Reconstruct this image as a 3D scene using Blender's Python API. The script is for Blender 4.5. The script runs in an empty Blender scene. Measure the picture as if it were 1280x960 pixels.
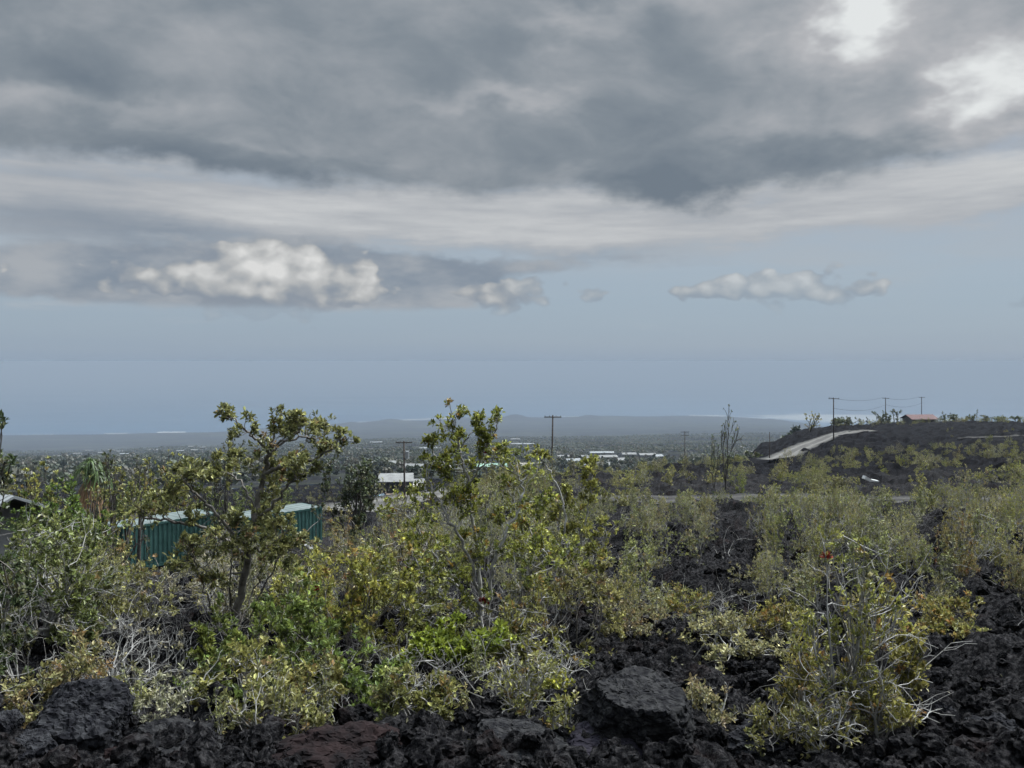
import bpy, math, random
import numpy as np
from mathutils import Vector, Matrix, noise as mnoise

# ------------------------------------------------------------------ camera, sky, sun, exposure
sc = bpy.context.scene
COL = sc.collection
F, CX, HY = 1050.0, 640.0, 452.0      # focal length in pixels of a 1280 wide frame, centre column, eye-level row
SEA_Z = -600.0                        # the eye is at z = 0, the sea 600 m below

cam_d = bpy.data.cameras.new('camera')
cam = bpy.data.objects.new('camera', cam_d)
COL.objects.link(cam)
cam.location = (0, 0, 0)
cam.rotation_euler = (math.radians(90), 0, 0)
cam_d.sensor_width = 36.0
cam_d.lens = F / 1280.0 * 36.0
cam_d.shift_y = -(480 - HY) / 1280.0
cam_d.clip_start = 0.05
cam_d.clip_end = 200000.0
sc.camera = cam

SUN_EL, SUN_AZ = math.radians(56), math.radians(48)     # azimuth clockwise from +Y
sun_d = bpy.data.lights.new('sun', 'SUN')
sun_d.energy = 1.5
sun_d.angle = math.radians(10)
sun_d.color = (1.0, 0.95, 0.86)
sun = bpy.data.objects.new('sun', sun_d)
COL.objects.link(sun)
sdir = Vector((math.sin(SUN_AZ) * math.cos(SUN_EL), math.cos(SUN_AZ) * math.cos(SUN_EL), math.sin(SUN_EL)))
sun.rotation_euler = sdir.to_track_quat('Z', 'Y').to_euler()
sun.location = (20, 20, 60)

sc.view_settings.view_transform = 'Standard'
sc.view_settings.look = 'None'
sc.view_settings.gamma = 1.0
EXPO = 1.35
sc.view_settings.exposure = EXPO
sc.view_settings.use_curve_mapping = False
sc.render.engine = 'CYCLES'
cy = sc.cycles
cy.max_bounces = 5
cy.diffuse_bounces = 2
cy.use_adaptive_sampling = True
cy.adaptive_threshold = 0.02
cy.glossy_bounces = 2
cy.transmission_bounces = 3
cy.transparent_max_bounces = 8
cy.volume_bounces = 0
cy.use_denoising = True
cy.caustics_reflective = False
cy.caustics_refractive = False
cy.sample_clamp_indirect = 3.0


class NT:
    """small helper that writes node graphs"""
    def __init__(s, tree):
        s.t = tree; s.n = tree.nodes; s.l = tree.links
    def new(s, typ, **kw):
        n = s.n.new(typ)
        for k, v in kw.items():
            setattr(n, k, v)
        return n
    def put(s, sock, v):
        if hasattr(v, 'is_output') or isinstance(v, bpy.types.NodeSocket):
            s.l.new(v, sock)
        else:
            sock.default_value = v
    def m(s, op, a, b=None, c=None, clamp=False):
        n = s.new('ShaderNodeMath', operation=op, use_clamp=clamp)
        s.put(n.inputs[0], a)
        if b is not None: s.put(n.inputs[1], b)
        if c is not None: s.put(n.inputs[2], c)
        return n.outputs[0]
    def mix(s, f, a, b):
        n = s.new('ShaderNodeMix', data_type='RGBA')
        s.put(n.inputs[0], f); s.put(n.inputs[6], a); s.put(n.inputs[7], b)
        return n.outputs[2]
    def step(s, v, a, b, lo=0.0, hi=1.0):
        n = s.new('ShaderNodeMapRange', interpolation_type='SMOOTHSTEP')
        s.put(n.inputs[0], v); s.put(n.inputs[1], a); s.put(n.inputs[2], b)
        n.inputs[3].default_value = lo; n.inputs[4].default_value = hi
        return n.outputs[0]
    def xyz(s, x, y, z=0.0):
        n = s.new('ShaderNodeCombineXYZ')
        s.put(n.inputs[0], x); s.put(n.inputs[1], y); s.put(n.inputs[2], z)
        return n.outputs[0]
    def noise(s, vec, scale, detail=5, rough=0.55, dist=0.0):
        n = s.new('ShaderNodeTexNoise')
        s.l.new(vec, n.inputs['Vector'])
        n.inputs['Scale'].default_value = scale; n.inputs['Detail'].default_value = detail
        n.inputs['Roughness'].default_value = rough; n.inputs['Distortion'].default_value = dist
        return n.outputs[0]
    def ramp(s, v, stops):
        n = s.new('ShaderNodeValToRGB')
        e = n.color_ramp.elements
        while len(e) < len(stops): e.new(0.5)
        for el, (p, c) in zip(e, stops):
            el.position = p; el.color = (*c, 1)
        s.l.new(v, n.inputs[0])
        return n.outputs[0]


def build_world():
    w = bpy.data.worlds.new('World')
    sc.world = w
    w.use_nodes = True
    t = NT(w.node_tree)
    w.node_tree.nodes.clear()
    STR = 0.1
    out = t.new('ShaderNodeOutputWorld'); bg = t.new('ShaderNodeBackground')
    bg.inputs['Strength'].default_value = STR
    t.l.new(bg.outputs[0], out.inputs[0])
    sky = t.new('ShaderNodeTexSky', sky_type='NISHITA')
    sky.sun_disc = False
    sky.sun_elevation = SUN_EL; sky.sun_rotation = SUN_AZ
    sky.altitude = 600
    tc = t.new('ShaderNodeTexCoord')
    sep = t.new('ShaderNodeSeparateXYZ')
    t.l.new(tc.outputs['Generated'], sep.inputs[0])
    x, y, z = sep.outputs
    r = t.m('ADD', t.m('SQRT', t.m('ADD', t.m('MULTIPLY', x, x), t.m('MULTIPLY', y, y))), 1e-4)
    v = t.m('DIVIDE', z, r)                       # tangent of the elevation
    az = t.m('ARCTAN2', x, y)                     # clockwise from +Y

    def warp(k, sc_, amp_a, amp_v):
        q = t.xyz(t.m('MULTIPLY', az0, sc_), t.m('MULTIPLY', v0, sc_ * 1.7), k)
        n_ = t.new('ShaderNodeTexNoise'); t.l.new(q, n_.inputs['Vector']); n_.inputs['Scale'].default_value = 1.0; n_.inputs['Detail'].default_value = 5; n_.inputs['Roughness'].default_value = .6
        sp_ = t.new('ShaderNodeSeparateColor'); t.l.new(n_.outputs['Color'], sp_.inputs[0])
        return (t.m('ADD', az0, t.m('MULTIPLY', t.m('SUBTRACT', sp_.outputs[0], .5), amp_a)), t.m('ADD', v0, t.m('MULTIPLY', t.m('SUBTRACT', sp_.outputs[1], .5), amp_v)))

    az0, v0 = az, v

    def gauss(px, py, sx, sy, amp):
        a = math.atan((px - CX) / F); b = (HY - py) / F * math.cos(a)
        e = t.m('ADD', t.m('POWER', t.m('ABSOLUTE', t.m('MULTIPLY', t.m('SUBTRACT', az, a), F / sx)), 2.0),
                t.m('POWER', t.m('ABSOLUTE', t.m('MULTIPLY', t.m('SUBTRACT', v, b), F / sy)), 2.0))
        return t.m('MULTIPLY', t.m('EXPONENT', t.m('MULTIPLY', e, -1.0)), amp)

    def total(start, gs):
        s_ = start
        for g in gs: s_ = t.m('ADD', s_, gauss(*g))
        return s_

    def C(*c): return tuple(k / STR for k in c) + (1.0,)
    # clear air low over the sea
    low = t.new('ShaderNodeValToRGB')
    stops = [(0.0, (.262, .354, .478)), (0.10, (.294, .376, .480)), (0.3, (.325, .405, .492)), (0.5, (.36, .432, .505)), (0.75, (.375, .435, .50)), (1.0, (.375, .425, .485))]
    e = low.color_ramp.elements
    while len(e) < len(stops): e.new(.5)
    for el, (p, c) in zip(e, stops): el.position = p; el.color = (*c, 1)
    bn = t.noise(t.xyz(t.m('MULTIPLY', az, 2.2), t.m('MULTIPLY', v, 60.0)), 1.0, 4, .55)
    t.l.new(t.m('ADD', t.m('MULTIPLY', v, 4.5), t.m('MULTIPLY', t.m('SUBTRACT', bn, .5), .14)), low.inputs[0])
    lowc = t.new('ShaderNodeVectorMath', operation='SCALE')
    t.l.new(low.outputs[0], lowc.inputs[0]); lowc.inputs[3].default_value = 1 / STR
    air = t.mix(0.12, lowc.outputs[0], sky.outputs[0])
    # warp so that the clouds do not look like plain noise
    zc = t.m('ADD', t.m('MAXIMUM', z, 0.0), 0.28)
    P = t.xyz(t.m('DIVIDE', x, zc), t.m('DIVIDE', y, zc), 0.3)
    wn = t.new('ShaderNodeTexNoise'); t.l.new(P, wn.inputs['Vector']); wn.inputs['Scale'].default_value = 1.1; wn.inputs['Detail'].default_value = 3
    wv = t.new('ShaderNodeVectorMath', operation='MULTIPLY_ADD')
    t.l.new(wn.outputs['Color'], wv.inputs[0]); wv.inputs[1].default_value = (.55, .55, 0); t.l.new(P, wv.inputs[2])
    PW = wv.outputs[0]
    off = t.new('ShaderNodeVectorMath', operation='ADD'); t.l.new(PW, off.inputs[0]); off.inputs[1].default_value = (.06, -.12, 0)
    n1 = t.noise(PW, 2.1, 9, .56); n1b = t.noise(off.outputs[0], 2.1, 7, .56)
    relief = t.m('SUBTRACT', n1, n1b)
    az, v = warp(1.3, 5.0, .20, .10)
    # --- bright thin layer between the deck and the sea air
    S = t.xyz(t.m('ADD', t.m('MULTIPLY', az0, 3.6), t.m('MULTIPLY', n1, .5)), t.m('MULTIPLY', v0, 30.0), 1.7)
    n3 = t.noise(S, 1.0, 8, .6)
    band = total(-0.16, [(560, 258, 700, 50, .75), (700, 300, 380, 34, .28), (240, 268, 150, 22, .2), (1250, 245, 160, 30, .36), (60, 395, 200, 20, .20), (100, 290, 250, 60, .35), (1060, 255, 140, 22, .3), (1180, 320, 200, 30, -.3)])
    bm = t.step(t.m('ADD', band, t.m('MULTIPLY', t.m('SUBTRACT', n3, .5), 1.3)), .0, .5)
    bcol = t.ramp(t.m('ADD', total(.68, [(620, 258, 520, 22, .14), (60, 290, 170, 60, -.45), (250, 310, 130, 28, -.42), (800, 318, 90, 12, -.5), (680, 322, 150, 10, -.3), (600, 290, 200, 14, .1), (250, 265, 130, 18, .15)]), t.m('MULTIPLY', t.m('SUBTRACT', n3, .5), 1.25)),
                  [(0.0, (.23, .275, .335)), (.35, (.33, .365, .41)), (.65, (.435, .455, .480)), (1.0, (.62, .632, .635))])
    bsc = t.new('ShaderNodeVectorMath', operation='SCALE'); t.l.new(bcol, bsc.inputs[0]); bsc.inputs[3].default_value = 1 / STR
    veil = t.noise(t.xyz(t.m('MULTIPLY', az0, 2.6), t.m('MULTIPLY', v0, 13.0), 8.3), 1.0, 7, .58)
    air = t.mix(t.m('MULTIPLY', t.step(veil, .42, .70), t.step(v0, .03, .10, 0, .55)), air, C(.425, .455, .485))
    col = t.mix(t.m('MULTIPLY', bm, .92), air, bsc.outputs[0])
    az, v = warp(5.3, 16.0, .07, .035)
    # --- grey shelf under the cumulus on the left
    shelf = total(-.12, [(230, 335, 250, 40, .55), (420, 330, 140, 36, .35), (330, 372, 190, 16, .75), (500, 360, 110, 24, .55), (200, 340, 130, 24, .5), (560, 345, 120, 24, .45), (90, 350, 120, 24, .35), (700, 330, 90, 12, .3)])
    QS = t.xyz(t.m('MULTIPLY', az0, 11.0), t.m('MULTIPLY', v0, 26.0), 4.2)
    ns = t.noise(QS, 1.0, 7, .55)
    sm = t.step(t.m('ADD', shelf, t.m('MULTIPLY', t.m('SUBTRACT', ns, .5), .75)), .1, .42)
    # a flat base: the shelf ends at row 386
    sm = t.m('MULTIPLY', sm, t.step(t.m('ADD', v0, t.m('MULTIPLY', t.m('SUBTRACT', ns, .5), .014)), (HY - 392) / F, (HY - 380) / F))
    col = t.mix(t.m('MULTIPLY', sm, .9), col, t.mix(t.step(ns, .3, .72), C(.215, .262, .325), C(.385, .41, .44)))
    # --- cumulus heads
    cum = total(-.35, [(290, 350, 96, 36, .70), (345, 342, 60, 44, .72), (330, 376, 50, 20, .45), (400, 345, 40, 34, .4), (395, 335, 34, 26, .34), (320, 372, 60, 16, .3), (462, 357, 32, 28, .92), (640, 368, 58, 24, .84), (600, 362, 26, 14, .3),
                       (735, 372, 22, 9, .6), (930, 360, 84, 22, .66), (1030, 362, 72, 24, .72), (860, 366, 40, 10, .35), (14, 325, 24, 14, .75), 
                       (160, 350, 40, 18, .45), (235, 335, 50, 20, .4), (1275, 384, 22, 8, .6), (300, 318, 50, 14, .25), (1140, 352, 30, 6, .3)])
    QN = t.xyz(t.m('MULTIPLY', az0, 15.0), t.m('MULTIPLY', v0, 21.0), 7.7)
    QN2 = t.xyz(t.m('ADD', t.m('MULTIPLY', az0, 15.0), .16), t.m('ADD', t.m('MULTIPLY', v0, 21.0), .24), 7.7)
    def billow(q):
        vo = t.new('ShaderNodeTexVoronoi', feature='SMOOTH_F1', voronoi_dimensions='2D')
        wq = t.new('ShaderNodeVectorMath', operation='MULTIPLY_ADD'); nq = t.new('ShaderNodeTexNoise'); t.l.new(q, nq.inputs['Vector']); nq.inputs['Scale'].default_value = 2.2; nq.inputs['Detail'].default_value = 5
        t.l.new(nq.outputs['Color'], wq.inputs[0]); wq.inputs[1].default_value = (.32, .32, 0); t.l.new(q, wq.inputs[2])
        t.l.new(wq.outputs[0], vo.inputs['Vector']); vo.inputs['Scale'].default_value = 1.9; vo.inputs['Detail'].default_value = 1.6; vo.inputs['Roughness'].default_value = .42; vo.inputs['Smoothness'].default_value = .55; vo.normalize = True
        return t.m('ADD', t.m('MULTIPLY', t.m('SUBTRACT', 1.0, t.m('MULTIPLY', vo.outputs['Distance'], 1.6)), .68), t.m('MULTIPLY', t.noise(q, 1.4, 8, .58, .2), .32))
    c1 = billow(QN); c2 = billow(QN2)
    craw = t.m('ADD', cum, t.m('MULTIPLY', t.m('SUBTRACT', c1, .52), 1.5))
    cm = t.m('MULTIPLY', t.m('MULTIPLY', t.step(craw, .04, .27), total(1.0, [(980, 360, 170, 60, -.42), (640, 366, 90, 40, -.15), (735, 370, 60, 40, -.3)])), t.step(v, (HY - 392) / F, (HY - 372) / F, .25, 1.0))
    warm = total(.02, [(345, 332, 50, 26, .46), (465, 352, 26, 22, .42), (300, 345, 70, 22, .18), (640, 364, 46, 13, .24), (1000, 356, 120, 12, .26), (395, 335, 30, 20, .1), (14, 325, 24, 14, .25), (330, 386, 80, 10, -.3)])
    cl = t.m('ADD', t.m('ADD', warm, t.m('ADD', t.m('MULTIPLY', t.m('SUBTRACT', c1, c2), 1.2), t.step(v0, (HY - 392) / F, (HY - 345) / F, -.24, .04))), t.m('MULTIPLY', t.m('MINIMUM', craw, .6), .50))
    ccol = t.ramp(cl, [(0.0, (.26, .30, .355)), (.3, (.36, .385, .41)), (.55, (.49, .50, .50)), (.85, (.66, .665, .655)), (1.0, (.76, .76, .745))])
    csc = t.new('ShaderNodeVectorMath', operation='SCALE'); t.l.new(ccol, csc.inputs[0]); csc.inputs[3].default_value = 1 / STR
    col = t.mix(t.m('MULTIPLY', cm, .88), col, csc.outputs[0])
    az, v = warp(9.3, 4.0, .34, .20)
    # --- the deck
    B = total(.31, [(1085, 25, 80, 62, 1.0), (1265, 90, 60, 75, .9), (1180, 30, 40, 40, -.12), (1120, 140, 200, 18, .26), (1250, 165, 90, 16, .2), (1010, 205, 280, 40, -.25), (820, 130, 160, 50, -.12),
                    (800, 235, 150, 22, -.16), (320, 215, 230, 22, -.24), (80, 85, 160, 26, -.2), (90, 128, 110, 18, .2), (300, 178, 60, 12, .15), (600, 105, 130, 16, .30), (690, 112, 70, 14, .18),
                    (770, 22, 110, 16, .28), (480, 50, 130, 30, .14), (250, 15, 200, 24, .06), (560, 15, 90, 20, .1), (640, 165, 120, 30, -.08), (30, 200, 120, 20, .05), (720, 215, 60, 16, .12)])
    B = t.m('ADD', B, t.m('MULTIPLY', t.m('SUBTRACT', n1, .5), 1.05))
    B = t.m('ADD', B, t.m('MULTIPLY', relief, .85))
    B = t.m('ADD', B, t.step(v0, .195, .30, -.10, .0))
    B = t.m('ADD', t.m('MULTIPLY', B, .80), .085)
    dcol = t.ramp(B, [(0.0, (.165, .203, .247)), (.25, (.229, .266, .305)), (.45, (.322, .350, .383)), (.7, (.45, .462, .485)), (1.0, (.76, .785, .79))])
    dsc = t.new('ShaderNodeVectorMath', operation='SCALE'); t.l.new(dcol, dsc.inputs[0])
    az, v = az0, v0
    # overhead boost and sun-side glow added out of view to light the ground
    dp = t.new('ShaderNodeVectorMath', operation='DOT_PRODUCT'); t.l.new(tc.outputs['Generated'], dp.inputs[0]); dp.inputs[1].default_value = tuple(sdir)
    lobe = t.m('MULTIPLY', t.m('EXPONENT', t.m('MULTIPLY', t.m('SUBTRACT', dp.outputs['Value'], 1.0), 13.0)), t.step(v, .46, .75, 0, 52.0))
    up = t.m('ADD', t.step(v, .46, 1.2, 1.0, 2.3), lobe)
    t.l.new(t.m('MULTIPLY', up, 1 / STR), dsc.inputs[3])
    n2 = t.noise(t.xyz(t.m('MULTIPLY', az, 9.0), t.m('MULTIPLY', v, 14.0), 2.0), 1.0, 8, .58)
    edge = total((HY - 246) / F, [(450, 248, 120, 60, .006), (600, 240, 60, 60, -.006), (720, 244, 50, 60, .007), (120, 225, 160, 200, .022), (1230, 225, 170, 200, .022), (860, 245, 140, 200, -.018)])
    ev = t.m('SUBTRACT', v, t.m('MULTIPLY', edge, 1.0))
    ev = t.m('ADD', ev, t.m('MULTIPLY', t.m('SUBTRACT', n2, .5), .085))
    dm = t.step(ev, -.010, .020)
    col = t.mix(dm, col, dsc.outputs[0])
    # below the horizon the world is dim blue
    col = t.mix(t.step(v, -.02, -.10), col, C(.16, .21, .29))
    fin = t.new('ShaderNodeVectorMath', operation='SCALE'); t.l.new(col, fin.inputs[0]); fin.inputs[3].default_value = 2.0 ** -EXPO
    t.l.new(fin.outputs[0], bg.inputs['Color'])
    # overhead, to the sides and behind: the same overcast with less detail (cheaper to sample)
    bg2 = t.new('ShaderNodeBackground'); bg2.inputs['Strength'].default_value = STR
    nb = t.noise(P, 1.25, 3, .55)
    oc = t.ramp(t.m('ADD', .36, t.m('MULTIPLY', t.m('SUBTRACT', nb, .5), .9)), [(0.0, (.165, .208, .258)), (.25, (.226, .268, .312)), (.45, (.318, .348, .385)), (.7, (.45, .462, .485)), (1.0, (.76, .785, .79))])
    oc = t.mix(t.step(v0, .16, .26), (.36, .43, .50, 1), oc)
    oc = t.mix(t.step(v0, -.02, -.10), oc, (.16, .21, .29, 1))
    o2 = t.new('ShaderNodeVectorMath', operation='SCALE'); t.l.new(oc, o2.inputs[0]); t.l.new(t.m('MULTIPLY', up, 2.0 ** -EXPO / STR), o2.inputs[3])
    t.l.new(o2.outputs[0], bg2.inputs['Color'])
    far_ = t.m('MAXIMUM', t.step(v0, .47, .55), t.step(t.m('DIVIDE', y, r), .62, .50))
    ms = t.new('ShaderNodeMixShader'); t.l.new(far_, ms.inputs[0]); t.l.new(bg.outputs[0], ms.inputs[1]); t.l.new(bg2.outputs[0], ms.inputs[2])
    t.l.new(ms.outputs[0], out.inputs[0])


build_world()

# ------------------------------------------------------------------ helpers
R = random.Random(11)
RN = np.random.default_rng(11)


def mesh_np(name, V, Fq, mats=(), mi=None, tint=None, smooth=False):
    """V (n,3); Fq: array (m,k) or list of such arrays"""
    me = bpy.data.meshes.new(name)
    Fs = Fq if isinstance(Fq, list) else [Fq]
    Fs = [np.asarray(f, dtype=np.int32) for f in Fs if len(f)]
    V = np.asarray(V, dtype=np.float32)
    me.vertices.add(len(V)); me.vertices.foreach_set('co', V.ravel())
    li = np.concatenate([f.ravel() for f in Fs]) if Fs else np.zeros(0, np.int32)
    tot = np.concatenate([np.full(len(f), f.shape[1], np.int32) for f in Fs]) if Fs else np.zeros(0, np.int32)
    st = np.concatenate([[0], np.cumsum(tot)[:-1]]).astype(np.int32) if len(tot) else tot
    me.loops.add(len(li)); me.loops.foreach_set('vertex_index', li)
    me.polygons.add(len(tot)); me.polygons.foreach_set('loop_start', st); me.polygons.foreach_set('loop_total', tot)
    if mi is not None: me.polygons.foreach_set('material_index', np.asarray(mi, np.int32))
    me.polygons.foreach_set('use_smooth', np.full(len(tot), smooth, dtype=bool))
    if tint is not None:
        a = me.attributes.new('tint', 'FLOAT_COLOR', 'POINT')
        tt = np.ones((len(V), 4), np.float32); tt[:, :3] = tint
        a.data.foreach_set('color', tt.ravel())
    for m_ in mats: me.materials.append(m_)
    me.update(calc_edges=True)
    return me


def link(name, data, parent=None, loc=None):
    o = bpy.data.objects.new(name, data)
    COL.objects.link(o)
    if parent is not None: o.parent = parent
    if loc is not None: o.location = loc
    return o


def tag(o, label, cat, group=None):
    o['label'] = label; o['category'] = cat
    if group: o['group'] = group
    return o


def empty(name, loc, rz=0.0, label=None, cat=None, group=None):
    o = bpy.data.objects.new(name, None)
    o.empty_display_size = 0.3
    COL.objects.link(o)
    o.location = loc; o.rotation_euler = (0, 0, rz)
    if label: tag(o, label, cat, group)
    return o


def structure(o, kind='structure'):
    o['kind'] = kind
    return o


class MB:
    """collects boxes, prisms and tubes into one mesh"""
    def __init__(s): s.v = []; s.f = []
    def add(s, vs, fs):
        b = len(s.v); s.v += [tuple(p) for p in vs]; s.f += [tuple(b + i for i in f) for f in fs]
    def box(s, x0, x1, y0, y1, z0, z1):
        s.add([(x0, y0, z0), (x1, y0, z0), (x1, y1, z0), (x0, y1, z0), (x0, y0, z1), (x1, y0, z1), (x1, y1, z1), (x0, y1, z1)],
              [(0, 3, 2, 1), (4, 5, 6, 7), (0, 1, 5, 4), (1, 2, 6, 5), (2, 3, 7, 6), (3, 0, 4, 7)])
    def prism(s, poly, axis, a, b):
        """poly: 2-D outline in the two other axes, extruded along axis from a to b"""
        n = len(poly)
        def P(u, w, t): return {'x': (t, u, w), 'y': (u, t, w), 'z': (u, w, t)}[axis]
        vs = [P(u, w, a) for u, w in poly] + [P(u, w, b) for u, w in poly]
        fs = [tuple(range(n))[::-1], tuple(range(n, 2 * n))] + [(i, (i + 1) % n, n + (i + 1) % n, n + i) for i in range(n)]
        s.add(vs, fs)
    def tube(s, pts, r0, r1=None, k=8):
        V, Fc = tube_np(np.array(pts, float), r0, r0 if r1 is None else r1, k)
        s.add(V.tolist(), [tuple(f) for f in Fc.tolist()])
        n = len(V)
        s.f.append(tuple(range(len(s.v) - n, len(s.v) - n + k))[::-1]); s.f.append(tuple(range(len(s.v) - k, len(s.v))))
    def build(s, name, mat_, parent=None, loc=None, smooth=False):
        me = bpy.data.meshes.new(name)
        me.from_pydata(s.v, [], s.f)
        me.materials.append(mat_)
        if smooth: me.polygons.foreach_set('use_smooth', [True] * len(me.polygons))
        me.update()
        return link(name, me, parent, loc)


def tube_np(P, r0, r1, k):
    n = len(P)
    T = np.gradient(P, axis=0); T /= np.linalg.norm(T, axis=1, keepdims=True) + 1e-9
    ref = np.where(np.abs(T[:, 2:3]) < .9, np.array([[0, 0, 1.0]]), np.array([[1.0, 0, 0]]))
    ref = np.array([0, 0, 1.0]) if abs(T[0, 2]) < .8 else np.array([1.0, 0, 0])
    A = np.cross(T, ref); A /= np.linalg.norm(A, axis=1, keepdims=True) + 1e-9
    B = np.cross(T, A)
    rr = np.linspace(r0, r1, n)[:, None, None]
    a = np.arange(k) * 2 * math.pi / k
    V = P[:, None, :] + rr * (np.cos(a)[None, :, None] * A[:, None, :] + np.sin(a)[None, :, None] * B[:, None, :])
    i = np.arange(n - 1)[:, None]; j = np.arange(k)[None, :]; j2 = (j + 1) % k
    Fc = np.stack(np.broadcast_arrays(i * k + j, i * k + j2, (i + 1) * k + j2, (i + 1) * k + j), -1).reshape(-1, 4)
    return V.reshape(-1, 3), Fc


# ------------------------------------------------------------------ noise in numpy
_perm = np.random.default_rng(5).permutation(4096).astype(np.int64)
_ang = np.random.default_rng(6).random(4096) * 2 * math.pi
_gx, _gy = np.cos(_ang), np.sin(_ang)


def perlin(x, y, seed=0):
    x = np.asarray(x, float) + seed * 17.31; y = np.asarray(y, float) + seed * 9.77
    xi = np.floor(x).astype(np.int64); yi = np.floor(y).astype(np.int64)
    xf = x - xi; yf = y - yi
    u = xf * xf * xf * (xf * (xf * 6 - 15) + 10); w = yf * yf * yf * (yf * (yf * 6 - 15) + 10)
    def g(ix, iy, dx, dy):
        h = _perm[(_perm[ix & 4095] + iy) & 4095]
        return _gx[h] * dx + _gy[h] * dy
    a = g(xi, yi, xf, yf); b = g(xi + 1, yi, xf - 1, yf); c = g(xi, yi + 1, xf, yf - 1); d = g(xi + 1, yi + 1, xf - 1, yf - 1)
    return ((a + u * (b - a)) * (1 - w) + (c + u * (d - c)) * w) * 1.5


def fbm(x, y, seed=0, octv=4):
    s_ = 0; a = 1.0; f = 1.0
    for k in range(octv):
        s_ = s_ + a * perlin(x * f, y * f, seed + k); a *= .5; f *= 2.03
    return s_


# ------------------------------------------------------------------ the lie of the land: (distance, image row of the ground) per image column
NEAR = [(1.2, 1983), (2, 1371), (3.2, 1070), (4, 988), (5, 932), (6.5, 876), (8, 832), (10, 788), (13, 742)]
NEARL = [(1.2, 1983), (2, 1371), (3.2, 1070), (4, 988), (5, 934), (6.5, 882), (8, 846), (10, 806), (13, 778)]


def far(brow, cpy, start=600):
    yc = -SEA_Z * F / (cpy - HY)
    pts = [(600, 582 + max(0, (brow - 546) * .5)), (800, 574 + max(0, (brow - 546) * .55)), (1200, 563 + max(0, (brow - 546) * .7)), (2000, 553.5 + max(0, brow - 546)), (3000, brow), (3700, brow + 12),
           (4600, brow - .6), (yc * .9, cpy + 5 * (brow - cpy) / 20), (yc, cpy), (yc * 1.02, cpy - 1.2), (yc * 1.6, HY + (cpy - HY) / 1.6 + 6), (80000, HY + 8.1)]
    return [p for p in pts if p[0] >= start]


COLS = {
    -300: NEARL + [(17, 765), (22, 755), (30, 742), (48, 722), (62, 700), (100, 670), (200, 632), (400, 607)] + far(567, 552),
    100: NEARL + [(17, 762), (22, 752), (30, 740), (48, 716), (62, 697), (100, 666), (200, 630), (400, 605)] + far(564, 543.5),
    250: NEARL + [(17, 756), (22, 745), (30, 733), (48, 712), (62, 692), (100, 664), (200, 630), (400, 604)] + far(558, 541),
    412: NEARL + [(17, 738), (22, 726), (30, 712), (45, 694), (56, 682), (75, 668), (100, 650), (200, 622), (400, 600)] + far(551, 530),
    500: NEAR + [(17, 715), (30, 682), (60, 653), (90, 645), (122, 637), (180, 616), (300, 602)] + far(548.5, 526),
    640: NEAR + [(17, 708), (22, 686), (30, 662), (45, 638), (60, 624), (80, 608), (100, 600), (150, 618), (300, 612), (450, 596)] + far(546.5, 521),
    760: NEAR + [(17, 708), (22, 684), (30, 660), (45, 634), (60, 620), (80, 604), (110, 592), (150, 608), (300, 606), (450, 594)] + far(545.5, 521),
    860: NEAR + [(17, 708), (22, 684), (30, 659), (45, 632), (60, 618), (80, 604), (110, 591), (140, 584), (175, 594), (300, 600), (450, 592)] + far(542.5, 520),
    910: NEAR + [(17, 708), (22, 684), (30, 659), (45, 632), (80, 608), (120, 592), (160, 581), (182, 576), (220, 588), (300, 597), (450, 592)] + far(542, 521),
    960: NEAR + [(17, 708), (22, 684), (30, 659), (45, 632), (80, 610), (120, 597), (160, 586), (190, 572), (220, 559), (245, 552), (275, 560), (400, 590)] + far(541.5, 524),
    1010: NEAR + [(17, 708), (22, 684), (30, 659), (45, 632), (80, 608), (120, 592), (160, 575), (190, 560), (230, 543), (260, 535), (295, 541), (400, 575)] + far(541, 529.5),
    1060: NEAR + [(17, 708), (22, 684), (30, 659), (45, 632), (80, 606), (120, 587), (160, 567), (185, 549), (210, 542), (250, 535), (275, 531.5), (310, 536), (420, 560)] + far(545, 560),
    1120: NEAR + [(17, 708), (22, 684), (30, 659), (45, 632), (80, 605), (120, 580), (160, 560), (200, 547), (250, 534), (280, 529.5), (320, 533), (420, 555)] + far(560, 600),
    1200: NEAR + [(17, 708), (22, 684), (30, 659), (45, 632), (80, 603), (120, 577), (160, 557), (200, 544), (250, 530), (280, 526.5), (330, 531), (420, 550)] + far(560, 600),
    1280: NEAR + [(17, 708), (22, 684), (30, 659), (45, 631), (80, 601), (120, 573), (160, 554), (200, 542), (250, 531), (280, 527.5), (330, 532), (420, 550)] + far(560, 600),
    1700: NEAR + [(17, 708), (22, 684), (30, 659), (45, 630), (80, 600), (120, 572), (160, 553), (200, 542), (250, 532), (280, 529), (330, 534), (420, 550)] + far(560, 600),
}
_LY = np.linspace(math.log(1.2), math.log(80000), 1400)
_PX = np.array(sorted(COLS), float)
_tab = []
for p_ in sorted(COLS):
    a_ = np.array(COLS[p_], float)
    q_ = np.interp(_LY, np.log(a_[:, 0]), a_[:, 1])
    kk = np.exp(-np.linspace(-2, 2, 25) ** 2); kk /= kk.sum()
    qs = np.convolve(np.pad(q_, 12, mode='edge'), kk, 'valid')
    _tab.append(qs)
_TAB = np.array(_tab)


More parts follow.
